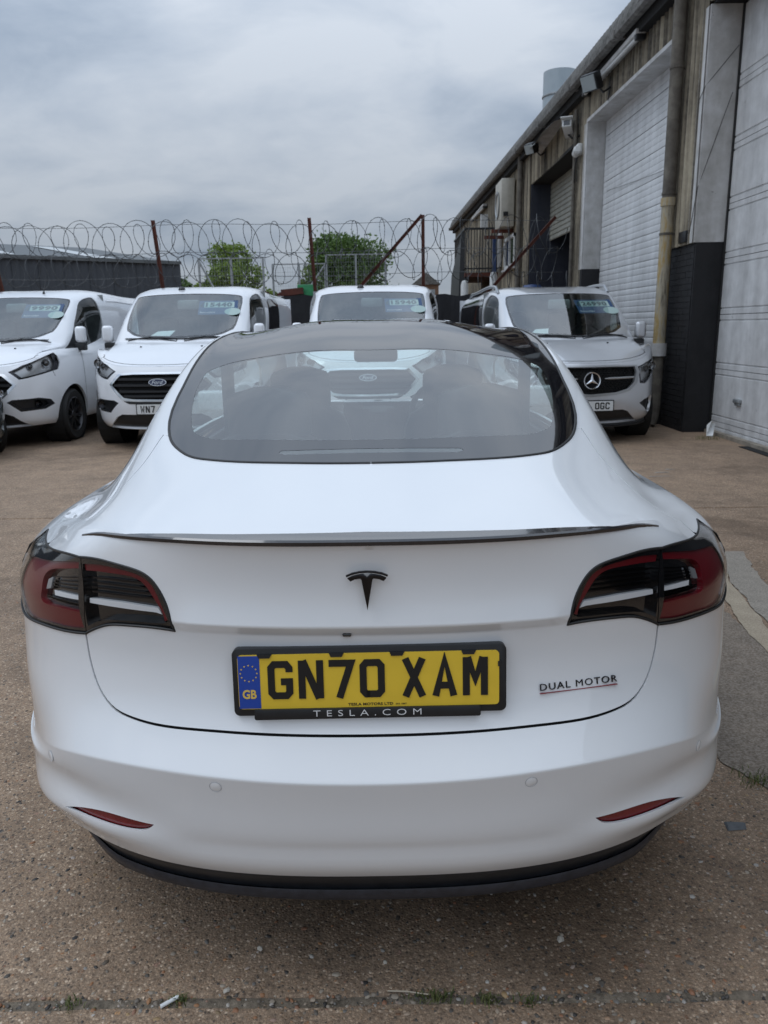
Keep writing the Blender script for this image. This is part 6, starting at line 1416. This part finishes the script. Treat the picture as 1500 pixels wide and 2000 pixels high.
blob([(1.62, 1.2), (1.70, 1.2), (1.80, 2.0), (1.93, 2.75), (2.1, 3.3), (2.0, 3.3), (1.84, 2.75), (1.70, 2.05)], .008, 'mortar_line', smoothconc('pale mortar', (.33, .26, .175), (.48, .39, .27)), .008, 4)
blob([(1.705, 1.2), (1.93, 1.2), (2.00, 2.0), (2.1, 2.7), (2.26, 3.3), (2.12, 3.3), (1.94, 2.75), (1.81, 2.0)], .006, 'concrete_band', smoothconc('grey concrete band', (.23, .198, .16), (.33, .288, .235)), .012, 5)
# paint specks and pale marks near the pier
for i, (x, y, w_, l_) in enumerate(((2.62, 5.95, .16, .03), (2.78, 6.1, .10, .025), (2.50, 5.75, .22, .02))):
    blob([(x, y), (x+w_, y+.01), (x+w_*.9, y+l_), (x+w_*.1, y+l_*1.1)], .004+.001*i, 'paint_mark', smoothconc('faded white paint', (.3, .29, .27), (.5, .49, .46)), .006, 20+i)
# loose pebbles standing a little proud
def pebmat():
    t = NT('pebbles'); g = t.n.new('ShaderNodeNewGeometry'); t.set(Base_Color=t.ramp(g.outputs['Random Per Island'], (.0, (.03, .027, .025)), (.18, (.10, .085, .07)), (.36, (.22, .18, .14)), (.5, (.33, .28, .22)), (.62, (.31, .155, .07)), (.72, (.24, .11, .06)), (.82, (.42, .39, .35)), (.92, (.05, .045, .042)), (1., (.36, .24, .12))), Roughness=.6); return t.m
M['pebble'] = pebmat()
ico = [(0, 0, 1), (.894, 0, .447), (.276, .851, .447), (-.724, .526, .447), (-.724, -.526, .447), (.276, -.851, .447), (.9, .3, -.3), (-.2, .95, -.3), (-.95, .1, -.3), (-.3, -.95, -.3), (.7, -.7, -.3)]
icf = [(0, 1, 2), (0, 2, 3), (0, 3, 4), (0, 4, 5), (0, 5, 1), (1, 6, 2), (2, 7, 3), (3, 8, 4), (4, 9, 5), (5, 10, 1), (2, 6, 7), (3, 7, 8), (4, 8, 9), (5, 9, 10), (1, 10, 6)]
def pebbles(n, xr, yr, r0, r1, z0, seed, sink=.45):
    rr = np.random.RandomState(seed); vs = []; fs = []
    for i in range(n):
        x, y = rr.uniform(*xr), rr.uniform(*yr); r_ = r0+(r1-r0)*rr.uniform()**2.5; a = rr.uniform(0, 6.28); e1, e2, e3 = rr.uniform(.7, 1.35), rr.uniform(.6, 1.), rr.uniform(.35, .65); k = len(vs)
        for px, py, pz in ico:
            px += rr.uniform(-.15, .15); py += rr.uniform(-.15, .15); X_, Y_ = px*e1*r_, py*e2*r_; vs.append((x+X_*math.cos(a)-Y_*math.sin(a), y+X_*math.sin(a)+Y_*math.cos(a), z0+(pz*e3+e3*(1-2*sink)*.6)*r_))
        fs += [tuple(q+k for q in f) for f in icf]
    return vs, fs
b = MB(); b.add(*pebbles(5200, (-1.6, 1.6), (-.30, 1.0), .0028, .0085, .0, 1, .72)); b.add(*pebbles(2600, (-2.3, -1.0), (.2, 3.), .003, .008, 0, 2, .72)); b.add(*pebbles(2200, (1.0, 2.4), (.2, 3.), .003, .008, 0, 3, .72)); b.add(*pebbles(1500, (-1.4, 1.4), (.030, .088), .002, .007, -.002, 4, .45))
q = tag(b.build('loose_pebbles', M['pebble'], None, smooth=True, auto=R(60)), 'small brown, orange and grey pebbles in the concrete surface', 'pebbles'); q['kind'] = 'stuff'
# tufts of grass in the joint and by the patch
M['grass'] = leafmat('grass blades', (.05, .075, .02), (.17, .18, .06))
def tuft(n, cx, cy, sx, sy, h, seed, name, lab):
    rr = np.random.RandomState(seed); vs = []; fs = []
    for i in range(n):
        x, y = cx+rr.normal()*sx, cy+rr.normal()*sy; a = rr.uniform(0, 6.28); l = rr.uniform(.5, 1.)*h; w_ = .0012; le = rr.uniform(.3, 1.)*l; dx, dy = math.cos(a), math.sin(a); k = len(vs)
        vs += [(x-dy*w_, y+dx*w_, 0), (x+dy*w_, y-dx*w_, 0), (x+dx*le*.4-dy*w_, y+dy*le*.4+dx*w_, l*.6), (x+dx*le*.4+dy*w_, y+dy*le*.4-dx*w_, l*.6), (x+dx*le, y+dy*le, l*.75)]; fs += [(k, k+1, k+3, k+2), (k+2, k+3, k+4)]
    b = MB(); b.add(vs, fs); o_ = tag(b.build(name, M['grass'], None), lab, 'grass'); o_['kind'] = 'stuff'
for i, (x, y, n_, sx, lab) in enumerate(((.12, .060, 90, .022, 'grass tuft in the joint just right of the middle'), (.235, .055, 60, .016, 'yellowish grass tuft right of the middle one'), (.325, .045, 40, .014, 'small grass tuft at the right part of the joint'), (-.425, .062, 50, .010, 'grass tuft beside the cigarette end'), (-.655, .055, 36, .012, 'grass tuft in the joint at the far left'))):
    tuft(n_, x, y, sx, .008, .020, 40+i, 'grass_tuft', lab)
tuft(160, 1.20, .84, .035, .025, .03, 60, 'grass_tuft', 'grass tuft at the ragged edge of the dark patch')
tuft(120, 4.0, 8.05, .12, .04, .09, 61, 'grass_tuft', 'yellow weeds at the foot of the pier by the near door')
b = MB(); b.cyl((-.462, .044, .006), (-.430, .068, .007), .0042, 10); tag(b.build('cigarette_end', M['paper'], None, smooth=True), 'white cigarette end lying in the concrete joint', 'litter')
b = MB(); b.add([(.99, .605, .006), (1.035, .61, .007), (1.042, .632, .006), (.995, .635, .007), (.985, .60, .002), (1.04, .605, .002), (1.05, .635, .002), (.99, .64, .002)], [(0, 1, 2, 3), (4, 5, 1, 0), (5, 6, 2, 1), (6, 7, 3, 2), (7, 4, 0, 3)]); tag(b.build('slate_chip', M['stoneish'], None), 'flat bluish slate chip on the concrete at the right', 'stone')
b = MB(); b.tube([(.02, .075, .006), (.06, .070, .009), (.11, .063, .007)], .0018, 5); tag(b.build('dry_stalk', plain('dry stalk', (.40, .34, .26), .8), None), 'dry straw stalk lying in the joint', 'twig')
for i, (x, y, w_, lab) in enumerate(((-.275, .20, .011, 'pale stone chip under the rear bumper on the left'), (.425, .215, .010, 'pale stone chip under the rear bumper on the right'), (.015, .155, .007, 'pale broken chip below the middle of the bumper'), (-.33, .085, .012, 'pale rounded stone beside the joint'))):
    vs, fs = pebbles(1, (x, x+1e-4), (y, y+1e-4), w_*.8, w_, .003, 70+i, .4); b = MB(); b.add(vs, fs); tag(b.build('stone_chip', plain('pale stone', (.46, .42, .36), .8), None), lab, 'stone')
